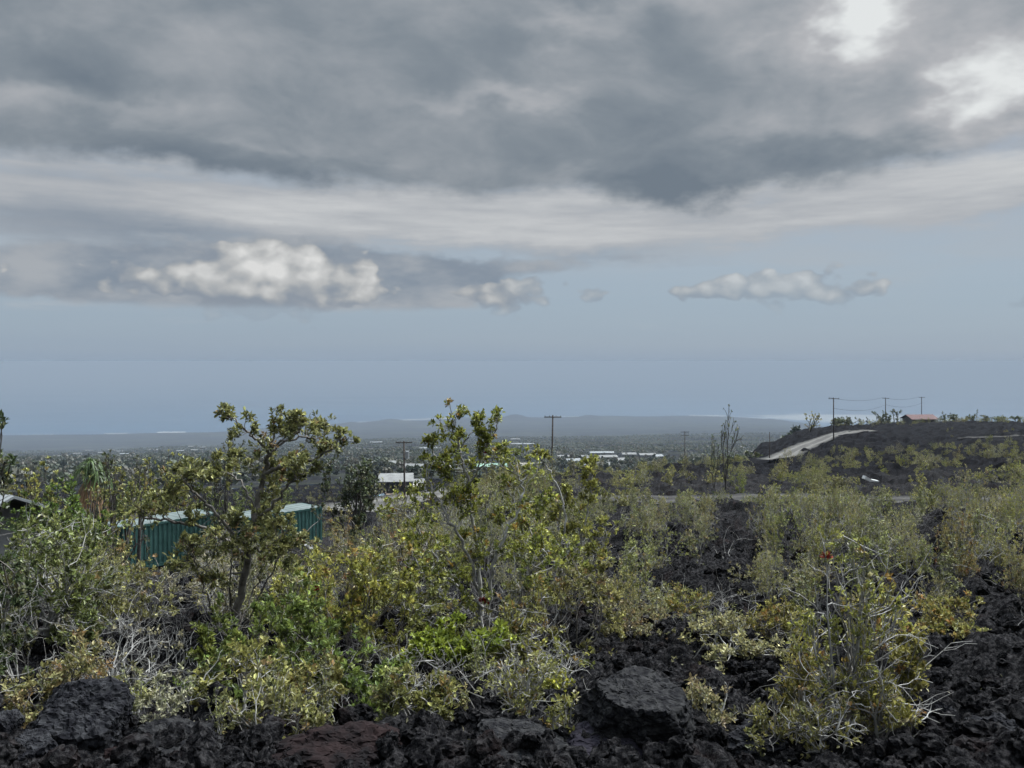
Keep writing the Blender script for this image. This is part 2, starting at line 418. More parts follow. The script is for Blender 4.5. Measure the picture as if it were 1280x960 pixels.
def base_z(X, Y):
    X = np.asarray(X, float); Y = np.asarray(Y, float)
    Yc = np.maximum(Y, 1.2)
    px = np.clip(CX + F * X / Yc, _PX[0], _PX[-1])
    fi = np.clip(np.interp(px, _PX, np.arange(len(_PX))), 0, len(_PX) - 1.0001)
    i0 = fi.astype(int); f = fi - i0; f = f * f * (3 - 2 * f)
    li = np.clip((np.log(Yc) - _LY[0]) / (_LY[1] - _LY[0]), 0, len(_LY) - 1.001)
    j0 = li.astype(int); g = li - j0
    def T(i): return _TAB[i, j0] * (1 - g) + _TAB[i, j0 + 1] * g
    py = T(i0) * (1 - f) + T(i0 + 1) * f
    z = -(py - HY) / F * Yc
    near = np.clip((3.4 - Y) / 1.2, 0, 1); near = near * near * (3 - 2 * near)
    return np.where(Y < 3.4, z * (1 - near) + -1.76 * near, z)


CONES = [(645, 8700, 130, 50), (735, 8800, 120, 32), (765, 8900, 240, 22), (488, 8300, 140, 30), (440, 8000, 100, 22), (600, 8600, 300, 14), (872, 8800, 300, 10)]


def rough_z(X, Y):
    """a'a clinker relief on top of base_z"""
    r = np.hypot(X, Y)
    att = np.clip((Y - 2.2) / 2.0, 0, 1)
    z = 0.30 * fbm(X * .35, Y * .35, 3, 2) * np.clip(r / 14, .25, 1.6)
    z = z + np.clip(r / 40, 0, 3.0) * .42 * fbm(X * .09, Y * .09, 21, 3) * np.clip((300 - r) / 150, .25, 1)
    ridg = 1 - np.abs(perlin(X * .8, Y * .8, 8)) * 2
    z = z + 0.14 * ridg * np.clip(r / 8, .5, 1.8)
    z = z + 0.085 * (np.abs(perlin(X * 2.3, Y * 2.3, 12)) * 2.2 - .5)
    z = z + np.clip((r - 45) / 90, 0, 1) * (.55 * np.abs(perlin(X * .13, Y * .13, 24)) + .45 * np.abs(perlin(X * .31, Y * .31, 25)) - .3)
    fine = np.clip(1.4 - r / 40, 0, 1)
    z = z + fine * (0.034 * (np.abs(perlin(X * 6.1, Y * 6.1, 14)) * 2.4 - .5) + 0.026 * np.abs(perlin(X * 14, Y * 14, 15)) + .013 * np.abs(perlin(X * 29, Y * 29, 16)) + .005 * perlin(X * 55, Y * 55, 17))
    for cx_, cy_, r_ in ((-19.0, 53.0, 11), (-17.2, 31.5, 6), (-24.5, 174, 12)):
        att = att * np.clip(np.hypot(X - cx_, Y - cy_) / r_ * 1.6 - .9, .04, 1)
    return z * att


def land_z(X, Y):
    X = np.asarray(X, float); Y = np.asarray(Y, float)
    z = base_z(X, Y)
    for px, yc, w, h in CONES:
        xc = (px - CX) / F * yc
        z = z + h * np.exp(-((X - xc) ** 2 + ((Y - yc) * .8) ** 2) / (w * w))
    return z


def gz(X, Y):
    return float(land_z(X, Y))


def at(px, Y):
    X = (px - CX) / F * Y
    return Vector((X, Y, gz(X, Y)))


def pt(px, py, Y):
    return Vector(((px - CX) / F * Y, Y, -(py - HY) / F * Y))


def hit(px, py, y0=1.5, y1=9000):
    """distance at which the ground in column px first shows at row py, from y0 outward"""
    Ys = np.exp(np.linspace(math.log(y0), math.log(y1), 4000))
    X = (px - CX) / F * Ys
    rows = HY - F * land_z(X, Ys) / Ys
    k = np.argmax(rows <= py)
    return float(Ys[k]) if rows[k] <= py else None


# ------------------------------------------------------------------ materials
def mat(name):
    m_ = bpy.data.materials.new(name)
    m_.use_nodes = True
    t = NT(m_.node_tree)
    p = next(n for n in m_.node_tree.nodes if n.type == 'BSDF_PRINCIPLED')
    return m_, t, p


def pmat(name, c1, c2=None, scale=3.0, rough=.8, bump=0.0, bscale=None, detail=6, metal=0.0, lo=.35, hi=.65, spec=.08):
    m_, t, p = mat(name)
    tc = t.new('ShaderNodeTexCoord')
    c2 = c2 or tuple(k * .75 for k in c1)
    n = t.noise(tc.outputs['Object'], scale, detail, .6)
    t.l.new(t.mix(t.step(n, lo, hi), (*c1, 1), (*c2, 1)), p.inputs['Base Color'])
    p.inputs['Roughness'].default_value = rough
    p.inputs['Metallic'].default_value = metal
    p.inputs['Specular IOR Level'].default_value = spec
    if bump:
        b = t.new('ShaderNodeBump'); b.inputs['Strength'].default_value = bump
        t.l.new(t.noise(tc.outputs['Object'], bscale or scale * 4, 8, .65), b.inputs['Height'])
        t.l.new(b.outputs[0], p.inputs['Normal'])
    return m_


def leaf_mat(name, rough=.36, trans=.36, gain=1.6):
    m_, t, p = mat(name)
    a = t.new('ShaderNodeAttribute', attribute_name='tint')
    oi = t.new('ShaderNodeObjectInfo')
    hsv = t.new('ShaderNodeHueSaturation')
    t.l.new(a.outputs['Color'], hsv.inputs['Color'])
    t.l.new(t.m('ADD', t.m('MULTIPLY', oi.outputs['Random'], .035), .4825), hsv.inputs['Hue'])
    t.l.new(t.m('ADD', t.m('MULTIPLY', t.m('FRACT', t.m('MULTIPLY', oi.outputs['Random'], 7.3)), .4), .8 * gain), hsv.inputs['Value'])
    t.l.new(t.m('ADD', t.m('MULTIPLY', t.m('FRACT', t.m('MULTIPLY', oi.outputs['Random'], 13.7)), .26), .90), hsv.inputs['Saturation'])
    t.l.new(hsv.outputs[0], p.inputs['Base Color'])
    p.inputs['Roughness'].default_value = rough
    p.inputs['Specular IOR Level'].default_value = .30
    tr = t.new('ShaderNodeBsdfTranslucent')
    t.l.new(hsv.outputs[0], tr.inputs['Color'])
    mx = t.new('ShaderNodeMixShader'); mx.inputs[0].default_value = trans
    t.l.new(p.outputs[0], mx.inputs[1]); t.l.new(tr.outputs[0], mx.inputs[2])
    o = next(n for n in m_.node_tree.nodes if n.type == 'OUTPUT_MATERIAL')
    t.l.new(mx.outputs[0], o.inputs[0])
    return m_


def lava_mat(name, far_land=False):
    m_, t, p = mat(name)
    g = t.new('ShaderNodeNewGeometry')
    pos = g.outputs['Position']
    n1 = t.noise(pos, 1.5, 7, .65); n2 = t.noise(pos, 26.0, 6, .7); n3 = t.noise(pos, .09, 5, .55)
    c = t.mix(t.step(n2, .42, .74), (.0045, .0045, .0052, 1), (.058, .055, .055, 1))  # pale specks stand for lit granules, light put into the colour
    c = t.mix(t.m('MULTIPLY', t.step(n1, .54, .72), .4), c, (.036, .022, .019, 1))         # oxidised clinker
    c = t.mix(t.m('MULTIPLY', t.step(n3, .55, .72), .22), c, (.05, .048, .043, 1))          # grey lichen
    dl = t.new('ShaderNodeVectorMath', operation='LENGTH'); t.l.new(pos, dl.inputs[0])
    c = t.mix(t.m('MULTIPLY', t.step(dl.outputs['Value'], 60, 130), .8), c, (.0018, .0018, .0030, 1))      # the younger flow up the hill is blacker
    t.l.new(c, p.inputs['Base Color'])
    p.inputs['Roughness'].default_value = .95
    p.inputs['Specular IOR Level'].default_value = .03
    b = t.new('ShaderNodeBump'); b.inputs['Strength'].default_value = .9; b.inputs['Distance'].default_value = .05
    t.l.new(t.noise(pos, 22.0, 9, .72), b.inputs['Height'])
    t.l.new(b.outputs[0], p.inputs['Normal'])
    return m_


M = {}
M['lava'] = lava_mat('lava_clinker')
M['rock'] = pmat('lava_rock', (.034, .034, .036), (.008, .008, .010), 14.0, .9, .9, 26, 8, lo=.3, hi=.62)
M['rock_pale'] = pmat('lava_rock_lichen', (.025, .0245, .0245), (.007, .007, .008), 22.0, .9, .8, 30, 8, lo=.38, hi=.6)
M['rock_red'] = pmat('lava_rock_oxidised', (.0155, .0095, .0092), (.005, .0042, .0046), 6.0, .92, .9, 24, 8)
M['rock_purple'] = pmat('lava_rock_violet', (.022, .020, .026), (.009, .008, .012), 8.0, .9, .9, 28, 8)
M['bark'] = pmat('ohia_bark', (.19, .175, .155), (.085, .078, .070), 14, .9, .4, 60)
M['bark_pale'] = pmat('weathered_twig', (.36, .35, .325), (.18, .172, .16), 10, .9)
M['bark_dark'] = pmat('dark_bark', (.11, .10, .09), (.05, .045, .04), 12, .9, .4, 50)
M['leaf'] = leaf_mat('ohia_leaf')
M['leaf_far'] = leaf_mat('scrub_leaf', .6, .25)
M['blossom'] = pmat('red_blossom', (.20, .012, .016), (.13, .006, .01), 20, .6)
M['salmon'] = pmat('salmon_blossom', (.36, .085, .055), (.28, .05, .04), 20, .6)
M['gravel'] = pmat('road_gravel', (.17, .163, .152), (.095, .09, .086), .25, .95, .3, 6)
def road_mat(name, lightc, darkc, edge):
    m_, t, p = mat(name)
    a = t.new('ShaderNodeAttribute', attribute_name='tint'); sp = t.new('ShaderNodeSeparateColor'); t.l.new(a.outputs['Color'], sp.inputs[0])
    g = t.new('ShaderNodeNewGeometry'); n1 = t.noise(g.outputs['Position'], .45, 6, .65); n2 = t.noise(g.outputs['Position'], 3.5, 6, .7)
    u = t.m('ADD', sp.outputs[0], t.m('MULTIPLY', t.m('SUBTRACT', n1, .5), .35))
    w = t.m('SUBTRACT', 1.0, t.m('MULTIPLY', t.m('ABSOLUTE', t.m('SUBTRACT', u, .42)), 4.2), clamp=True)      # worn wheel tracks
    c = t.mix(t.m('ADD', t.m('MULTIPLY', w, .75), t.m('MULTIPLY', t.m('SUBTRACT', n2, .5), .8), clamp=True), (*darkc, 1), (*lightc, 1))
    c = t.mix(t.step(t.m('ADD', u, t.m('MULTIPLY', t.m('SUBTRACT', n2, .5), .5)), .68, .98), c, (*edge, 1))
    t.l.new(c, p.inputs['Base Color']); p.inputs['Roughness'].default_value = .95; p.inputs['Specular IOR Level'].default_value = .04
    return m_


M['hill_gravel'] = road_mat('hill_road_gravel', (.155, .148, .135), (.072, .069, .064), (.020, .020, .019))
M['track_gravel'] = road_mat('track_cinder', (.078, .074, .068), (.036, .0345, .033), (.020, .020, .019))
M['gravel_dark'] = pmat('cinder_gravel', (.050, .047, .044), (.020, .0195, .019), .35, .95, .5, 5)
M['pole'] = pmat('pole_timber', (.085, .070, .060), (.050, .043, .040), 4, .85)
M['metal'] = pmat('galvanised_metal', (.42, .43, .44), (.33, .34, .35), 2, .45, metal=.4)
M['wire'] = pmat('cable', (.03, .03, .03), None, 2, .6)
M['teal'] = pmat('teal_paint', (.048, .108, .094), (.030, .070, .061), 1.3, .55, lo=.42, hi=.78, detail=9)
M['teal_shaded'] = pmat('teal_paint_shaded', (.010, .045, .050), (.008, .032, .036), .8, .55)  # darker twin of the teal: shade of the end face put into the colour
M['roof_pale'] = pmat('container_roof_paint', (.13, .155, .15), (.09, .11, .105), .5, .5)
M['roof_iron'] = pmat('roof_iron', (.22, .23, .23), (.17, .18, .18), .4, .5)
M['white'] = pmat('white_paint', (.19, .19, .18), (.14, .14, .135), .6, .6)
M['scrap_white'] = pmat('scrap_paint', (.70, .70, .69), (.6, .6, .58), .6, .6)
M['cream'] = pmat('cream_wall', (.32, .30, .25), (.27, .25, .21), .6, .8)
M['greywall'] = pmat('grey_wall', (.16, .16, .155), (.11, .11, .105), .6, .8)
M['red_roof'] = pmat('red_roof_paint', (.060, .008, .007), (.045, .007, .006), .5, .55)
M['green_roof'] = pmat('green_roof_paint', (.22, .34, .27), (.18, .28, .22), .5, .55)
M['glass'] = pmat('window_glass', (.03, .035, .045), None, 1, .15, spec=.5)
M['tarp'] = pmat('blue_tarp', (.22, .34, .44), (.28, .36, .42), 2.0, .5)
M['wood'] = pmat('timber', (.30, .23, .16), (.2, .15, .11), 3, .8)

# ------------------------------------------------------------------ the ground: one sheet, near part dense
def polar(rs, azs):
    RR, AA = np.meshgrid(rs, azs, indexing='ij')
    return RR * np.sin(AA), RR * np.cos(AA)


def grid_faces(nr, na, wrap):
    i = np.arange(nr - 1)[:, None]; j = np.arange(na if wrap else na - 1)[None, :]; j2 = (j + 1) % na
    return np.stack(np.broadcast_arrays(i * na + j, i * na + j2, (i + 1) * na + j2, (i + 1) * na + j), -1).reshape(-1, 4)


AZF = np.radians(np.concatenate([np.linspace(-180, -62, 30)[:-1], np.linspace(-62, -37, 50)[:-1], np.linspace(-37, 37, 560), np.linspace(37, 62, 50)[1:], np.linspace(62, 180, 30)[1:-1]]))
RS = [1.3]
while RS[-1] < 340: RS.append(RS[-1] * (1.0052 if RS[-1] < 60 else 1.008) + .004)
RS = np.array(RS)
X, Y = polar(RS, AZF)
Z = land_z(X, Y) + rough_z(X, Y)
Vn = np.stack([X, Y, Z], -1).reshape(-1, 3)
me = mesh_np('lava_ground', Vn, grid_faces(len(RS), len(AZF), True), [M['lava']], smooth=False)
structure(link('lava_ground', me))
RF = np.exp(np.linspace(math.log(RS[-1]), math.log(30000), 420))
X, Y = polar(RF, AZF[::2] if len(AZF) % 2 == 0 else AZF)
Yq = np.where(np.abs(X) > 1.8 * np.maximum(Y, 1), np.hypot(X, Y) / 2.06, np.maximum(Y, 1.2))
back = Y < 0
Z = land_z(X, Y)
rr = np.hypot(X, Y)
Z = np.where(back, -1.76 + np.clip(rr - 40, 0, None) * .04, Z)      # the slope goes on rising behind the viewer
Z += np.where(back, 0, np.clip(rr / 1500, .2, 1) * 3.0 * fbm(X / 240, Y / 240, 31, 4) * np.clip((7000 - rr) / 3000, .1, 1))
Vf = np.stack([X, Y, Z], -1).reshape(-1, 3)


def far_mat():
    m_, t, p = mat('lowland')
    g = t.new('ShaderNodeNewGeometry'); pos = g.outputs['Position']
    st = t.new('ShaderNodeMapping'); st.inputs['Scale'].default_value = (.8, 1.0, 0); t.l.new(pos, st.inputs[0])
    n1 = t.noise(st.outputs[0], .0042, 6, .6); n2 = t.noise(st.outputs[0], .03, 5, .6); n3 = t.noise(st.outputs[0], .0011, 5, .6)
    c = t.mix(t.step(n1, .42, .58), (.012, .012, .015, 1), (.034, .037, .028, 1))
    c = t.mix(t.m('MULTIPLY', t.step(n2, .52, .66), .5), c, (.052, .051, .042, 1))
    # near-black, faintly blue patches on the coastal plain
    ln = t.new('ShaderNodeVectorMath', operation='LENGTH'); t.l.new(pos, ln.inputs[0])
    c = t.mix(t.m('MULTIPLY', t.step(ln.outputs['Value'], 3600, 4800), t.step(n3, .46, .64, 0, .8)), c, (.014, .015, .019, 1))
    t.l.new(c, p.inputs['Base Color']); p.inputs['Roughness'].default_value = .95; p.inputs['Specular IOR Level'].default_value = .0
    return m_


M['lowland'] = far_mat()
me = mesh_np('lowland', Vf, grid_faces(len(RF), X.shape[1], True), [M['lowland']], smooth=True)
structure(link('lowland', me))

# sea
def sea_mat():
    m_, t, p = mat('sea_water')
    g = t.new('ShaderNodeNewGeometry'); pos = g.outputs['Position']
    mp = t.new('ShaderNodeMapping'); mp.inputs['Scale'].default_value = (1 / 5200, 1 / 1500, 0); t.l.new(pos, mp.inputs[0])
    n = t.noise(mp.outputs[0], 1.0, 6, .6, .4)
    c = t.mix(t.step(n, .35, .65), (.020, .055, .10, 1), (.036, .080, .125, 1))
    # glints on the sea off the point, painted as pale base-colour streaks
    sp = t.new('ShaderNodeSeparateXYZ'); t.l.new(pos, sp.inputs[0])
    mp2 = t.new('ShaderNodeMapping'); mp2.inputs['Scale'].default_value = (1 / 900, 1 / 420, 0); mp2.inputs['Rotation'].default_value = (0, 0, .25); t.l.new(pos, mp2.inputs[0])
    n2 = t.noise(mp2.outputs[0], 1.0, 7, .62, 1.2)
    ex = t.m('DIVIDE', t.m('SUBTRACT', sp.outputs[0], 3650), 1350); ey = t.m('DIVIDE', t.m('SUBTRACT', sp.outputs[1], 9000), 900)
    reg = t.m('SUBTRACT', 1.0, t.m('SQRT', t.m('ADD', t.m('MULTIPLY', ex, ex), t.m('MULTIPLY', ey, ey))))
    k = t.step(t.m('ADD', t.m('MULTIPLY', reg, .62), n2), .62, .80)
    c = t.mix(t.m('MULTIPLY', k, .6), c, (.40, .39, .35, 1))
    t.l.new(c, p.inputs['Base Color'])
    t.l.new(t.step(n, .3, .7, .42, .62), p.inputs['Roughness'])
    p.inputs['Specular IOR Level'].default_value = .12
    return m_


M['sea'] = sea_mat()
rs = np.array([4200, 6000, 8000, 10000, 14000, 20000, 30000, 45000, 60000], float)
X, Y = polar(rs, np.radians(np.arange(0, 360, 1.5)))
V = np.stack([X, Y, np.full_like(X, SEA_Z)], -1).reshape(-1, 3)
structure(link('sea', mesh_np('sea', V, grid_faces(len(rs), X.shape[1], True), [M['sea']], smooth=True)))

# surf along the coast
M['foam'] = pmat('surf_foam', (.30, .31, .31), (.26, .27, .27), .01, .7)
vs, fs = [], []
for a, b in ((196, 233), (20, 70), (130, 160), (498, 566), (690, 740), (862, 908), (430, 470), (915, 960)):
    pr = None
    for px in np.arange(a, b + .1, 3):
        cpy = np.interp(px, [-300, 100, 250, 412, 500, 640, 760, 860, 910, 960, 1010], [552, 543.5, 541, 530, 526, 521, 521, 520, 521, 524, 529.5])
        yc = -SEA_Z * F / (cpy - HY)
        w = (95 + 90 * abs(perlin(px * .13, 3.3))) * (1.1 if a in (196, 498, 862) else .5)
        y0 = yc * 1.004; y1 = y0 + w
        cur = len(vs)
        vs += [((px - CX) / F * y0, y0, SEA_Z + .6), ((px - CX) / F * y1, y1, SEA_Z + .6)]
        if pr is not None: fs.append((pr, cur, cur + 1, pr + 1))
        pr = cur
structure(link('surf', mesh_np('surf', np.array(vs), np.array(fs), [M['foam']])), 'stuff')

# ------------------------------------------------------------------ haze: one box of even air
HAZE = 1.45e-4
mh = bpy.data.materials.new('haze_air'); mh.use_nodes = True
nt = mh.node_tree; nt.nodes.clear()
oo = nt.nodes.new('ShaderNodeOutputMaterial'); pv = nt.nodes.new('ShaderNodeVolumePrincipled')
pv.inputs['Color'].default_value = (.304, .354, .414, 1)
pv.inputs['Density'].default_value = HAZE
pv.inputs['Anisotropy'].default_value = 0.0
nt.links.new(pv.outputs[0], oo.inputs['Volume'])
mb = MB(); mb.box(-64000, 64000, -64000, 64000, -660, 4.0)
structure(mb.build('haze', mh), 'stuff')

# ------------------------------------------------------------------ roads
def ribbon(name, mat_, pts, widths, lift=.06, sub=8, rut=.0, cross=13):
    """pts: list of (X,Y) along the middle; follows the ground, flat across"""
    P = np.array(pts, float); n = len(P)
    tt = np.linspace(0, n - 1, (n - 1) * sub + 1)
    X = np.interp(tt, np.arange(n), P[:, 0]); Y = np.interp(tt, np.arange(n), P[:, 1]); W = np.interp(tt, np.arange(n), widths)
    k = np.ones(sub) / sub
    def sm(a): return np.convolve(np.pad(a, (sub // 2, sub - 1 - sub // 2), mode='edge'), k, 'valid')
    X, Y = sm(X), sm(Y)
    T = np.stack([np.gradient(X), np.gradient(Y)], -1); T /= np.linalg.norm(T, axis=1, keepdims=True)
    N = np.stack([-T[:, 1], T[:, 0]], -1)
    u = np.linspace(-.5, .5, cross)
    XX = X[:, None] + N[:, :1] * u * W[:, None]; YY = Y[:, None] + N[:, 1:] * u * W[:, None]
    XX += perlin(XX * .7, YY * .7, 40) * .25 * (np.abs(u) > .45); 
    ZZ = np.maximum(land_z(XX, YY) + np.minimum(rough_z(XX, YY), 10), land_z(XX, YY)) 
    zc = sm(np.max(ZZ, axis=1))
    ZZ = zc[:, None] * .6 + ZZ * .4 + lift
    ZZ = np.maximum(ZZ, land_z(XX, YY) + rough_z(XX, YY) + .04)
    V = np.stack([XX, YY, ZZ], -1).reshape(-1, 3)
    tn = np.zeros((len(V), 3)); tn[:, 0] = np.tile(np.abs(u) * 2, len(X))
    return structure(link(name, mesh_np(name, V, grid_faces(len(X), cross, False), [mat_], tint=tn, smooth=True)))


def xy(px, Y): return ((px - CX) / F * Y, Y)


ribbon('hill_road', M['hill_gravel'], [xy(968, 163), xy(978, 172), xy(990, 181), xy(1008, 190), xy(1028, 198), xy(1050, 207), xy(1075, 217), xy(1090, 224)], [7.6, 7.4, 7.0, 6.4, 6.0, 5.4, 4.8, 4.0], .12, 8)
ribbon('gravel_track', M['track_gravel'], [xy(560, 55), xy(660, 50), xy(760, 47), xy(860, 46), xy(960, 45), xy(1060, 45), xy(1160, 44.5), xy(1270, 44), xy(1400, 43)], [2.6, 3.2, 3.8, 4, 4, 4, 4.2, 4.6, 4.8], .10, 10)
ribbon('village_road', M['hill_gravel'], [xy(430, 105), xy(480, 120), xy(520, 130), xy(560, 142), xy(600, 160)], [15, 15, 15, 14, 12], .12, 8)
ribbon('ridge_track', M['track_gravel'], [xy(1190, 182), xy(1240, 184), xy(1300, 186), xy(1400, 190)], [1.8, 2.2, 2.2, 2], .1, 8)
for pts_, w_ in (([(430, 1680), (470, 1500), (505, 1420), (560, 1400)], 12), ([(560, 1010), (520, 1000), (600, 1005)], 8), ([(175, 1180), (230, 900), (260, 860), (330, 850)], 8), ([(745, 690), (790, 680), (840, 700)], 9)):
    ribbon('distant_road', M['gravel'], [xy(p, d) for p, d in pts_], [w_] * len(pts_), 1.6, 8)

# ------------------------------------------------------------------ plants
PAL = {   # leaf colours (linear): (colour, weight)
    'olive': [((.125, .122, .040), 5), ((.185, .178, .060), 3.5), ((.060, .066, .024), 2.5), ((.20, .19, .075), 1.5), ((.16, .095, .04), .6), ((.17, .15, .11), .8)],
    'green': [((.098, .112, .032), 5), ((.150, .160, .045), 3), ((.048, .060, .022), 3), ((.17, .20, .06), 1.2), ((.17, .16, .10), .4)],
    'dark': [((.040, .052, .026), 5), ((.065, .078, .034), 3), ((.028, .036, .020), 2), ((.10, .085, .05), 1.2), ((.13, .13, .085), .9)],
    'pale': [((.175, .160, .070), 4), ((.225, .205, .095), 3), ((.105, .110, .052), 3), ((.24, .225, .13), 1.2), ((.17, .13, .07), .8)],
    'rust': [((.135, .125, .050), 4), ((.165, .122, .056), 2), ((.175, .098, .048), .7), ((.085, .090, .034), 2.4), ((.19, .18, .085), 1.6)],
    'bright': [((.135, .150, .036), 4), ((.195, .205, .055), 2.2), ((.080, .095, .026), 2.4)],
    'grey': [((.165, .148, .105), 4), ((.12, .115, .065), 3), ((.21, .19, .13), 2), ((.09, .09, .045), 2)],
    'deep': [((.062, .084, .024), 5), ((.105, .130, .036), 3.5), ((.034, .048, .017), 2.5), ((.15, .165, .05), 1.2)],
    'tip': [((.165, .175, .058), 5), ((.23, .235, .085), 3), ((.085, .10, .036), 3), ((.055, .066, .026), 2), ((.19, .12, .05), .6)],
    'yellow': [((.170, .170, .050), 4), ((.23, .22, .07), 1.8), ((.11, .118, .036), 3.2), ((.19, .135, .055), .6)],
}


def pick(pal, n, rng):
    c = np.array([p[0] for p in PAL[pal]]) * np.array([1.0, 1.0, .92]); w = np.array([p[1] for p in PAL[pal]], float); w /= w.sum()
    return c[rng.choice(len(c), n, p=w)]


def grow(rng, out, tips, pos, d, L, r, lvl, maxl, cfg):
    seg = max(3, int(5 - lvl * .5)); P = [pos.copy()]; s_ = L / seg
    for k in range(seg):
        d = d + rng.normal(0, cfg['wob'] * (1 + .3 * lvl), 3) + np.array([0, 0, cfg['up']])
        d = d / np.linalg.norm(d)
        pos = pos + d * s_; P.append(pos.copy())
        if 0 < k < seg - 1 and lvl < maxl and rng.random() < cfg['side']:
            q = d + rng.normal(0, .75, 3); q[2] = abs(q[2]) * .6 + cfg['lift']; q /= np.linalg.norm(q)
            grow(rng, out, tips, pos.copy(), q, L * rng.uniform(.35, .65), r * .5, lvl + 1 + (rng.random() < .3), maxl, cfg)
    r1 = r * (.62 if lvl < maxl else .45)
    out.append((np.array(P), r, r1, lvl))
    if lvl >= maxl:
        tips.append((pos, d)); return
    n = 2 + (rng.random() < cfg['fork'])
    for k in range(n):
        q = d + rng.normal(0, cfg['spread'], 3); q[2] += cfg['lift']; q /= np.linalg.norm(q)
        grow(rng, out, tips, pos.copy(), q, L * rng.uniform(.55, .85), max(r1 * .85, cfg['rmin']), lvl + 1, maxl, cfg)


CFG0 = dict(wob=.14, up=.03, side=.35, lift=.15, fork=.4, spread=.55, rmin=.0032)


def leaves(tips, rng, n, L, pal, droop=.0, six=True, spread=(.35, 1.5), rag=.012, dead=0.0, cmix=.75):
    """rosettes of n leaves of length L at each tip -> V, F, tint"""
    T = len(tips)
    if not T: return np.zeros((0, 3)), np.zeros((0, 4), int), np.zeros((0, 3))
    P = np.array([t_[0] for t_ in tips]); D = np.array([t_[1] for t_ in tips])
    P = np.repeat(P, n, 0); D = np.repeat(D, n, 0)
    N_ = len(P)
    ref = rng.normal(0, 1, (N_, 3)); A = np.cross(D, ref); A /= np.linalg.norm(A, axis=1, keepdims=True) + 1e-9
    th = rng.uniform(spread[0], spread[1], (N_, 1))
    d = D * np.cos(th) + A * np.sin(th); d[:, 2] += .22 - droop; d /= np.linalg.norm(d, axis=1, keepdims=True)
    l = L * rng.uniform(.6, 1.2, (N_, 1)); w = l * rng.uniform(.38, .55, (N_, 1)) * .5
    up = D * .6 + np.array([0, 0, .7]) + rng.normal(0, .35, (N_, 3))
    sx = np.cross(d, up); sx /= np.linalg.norm(sx, axis=1, keepdims=True) + 1e-9
    nn = np.cross(sx, d)
    b = P - D * rng.uniform(0, 1, (N_, 1)) * L * .7 + rng.normal(0, rag, (N_, 3))
    if six:
        V = np.stack([b, b + d * l * .35 + sx * w + nn * w * .30, b + d * l * .75 + sx * w * .8 + nn * w * .25, b + d * l - nn * l * .1,
                      b + d * l * .75 - sx * w * .8 + nn * w * .25, b + d * l * .35 - sx * w + nn * w * .30], 1)
        k = np.arange(N_)[:, None] * 6
        Fc = np.concatenate([k + np.array([0, 1, 2, 3]), k + np.array([3, 4, 5, 0])]); m_ = 6
    else:
        V = np.stack([b, b + d * l * .55 + sx * w, b + d * l - nn * l * .12, b + d * l * .55 - sx * w], 1)
        Fc = np.arange(N_)[:, None] * 4 + np.array([0, 1, 2, 3]); m_ = 4
    cr = np.repeat(pick(pal, T, rng), n, 0)
    cl = pick(pal, N_, rng)
    c = cr * cmix + cl * (1 - cmix)
    c *= np.exp(rng.normal(-.06, .42, (N_, 1)))
    return V.reshape(-1, 3), Fc, np.repeat(c, m_, 0)


def tubes(branches, scale_r=1.0):
    Vs, Fs, b = [], [], 0
    for P, r0, r1, lvl in branches:
        k = 7 if r0 > .03 else 5 if r0 > .012 else 3
        V, Fc = tube_np(P, r0 * scale_r, r1 * scale_r, k)
        Vs.append(V); Fs.append(Fc + b); b += len(V)
    return np.concatenate(Vs), np.concatenate(Fs)


def blossom_mesh(rng, spots, rad=.03):
    V, Fc = [], []
    for p in spots:
        for k in range(70):
            d = rng.normal(0, 1, 3); d[2] = abs(d[2]) * .9 - .15; d /= np.linalg.norm(d)
            q = rng.normal(0, 1, 3); s_ = np.cross(d, q); s_ /= np.linalg.norm(s_); s_ *= rad * .10
            l = rad * rng.uniform(.8, 1.25); i = len(V)
            V += [p + s_ * .6, p + d * l + s_, p + d * l - s_, p - s_ * .6]; Fc.append((i, i + 1, i + 2, i + 3))
    return np.array(V), np.array(Fc)


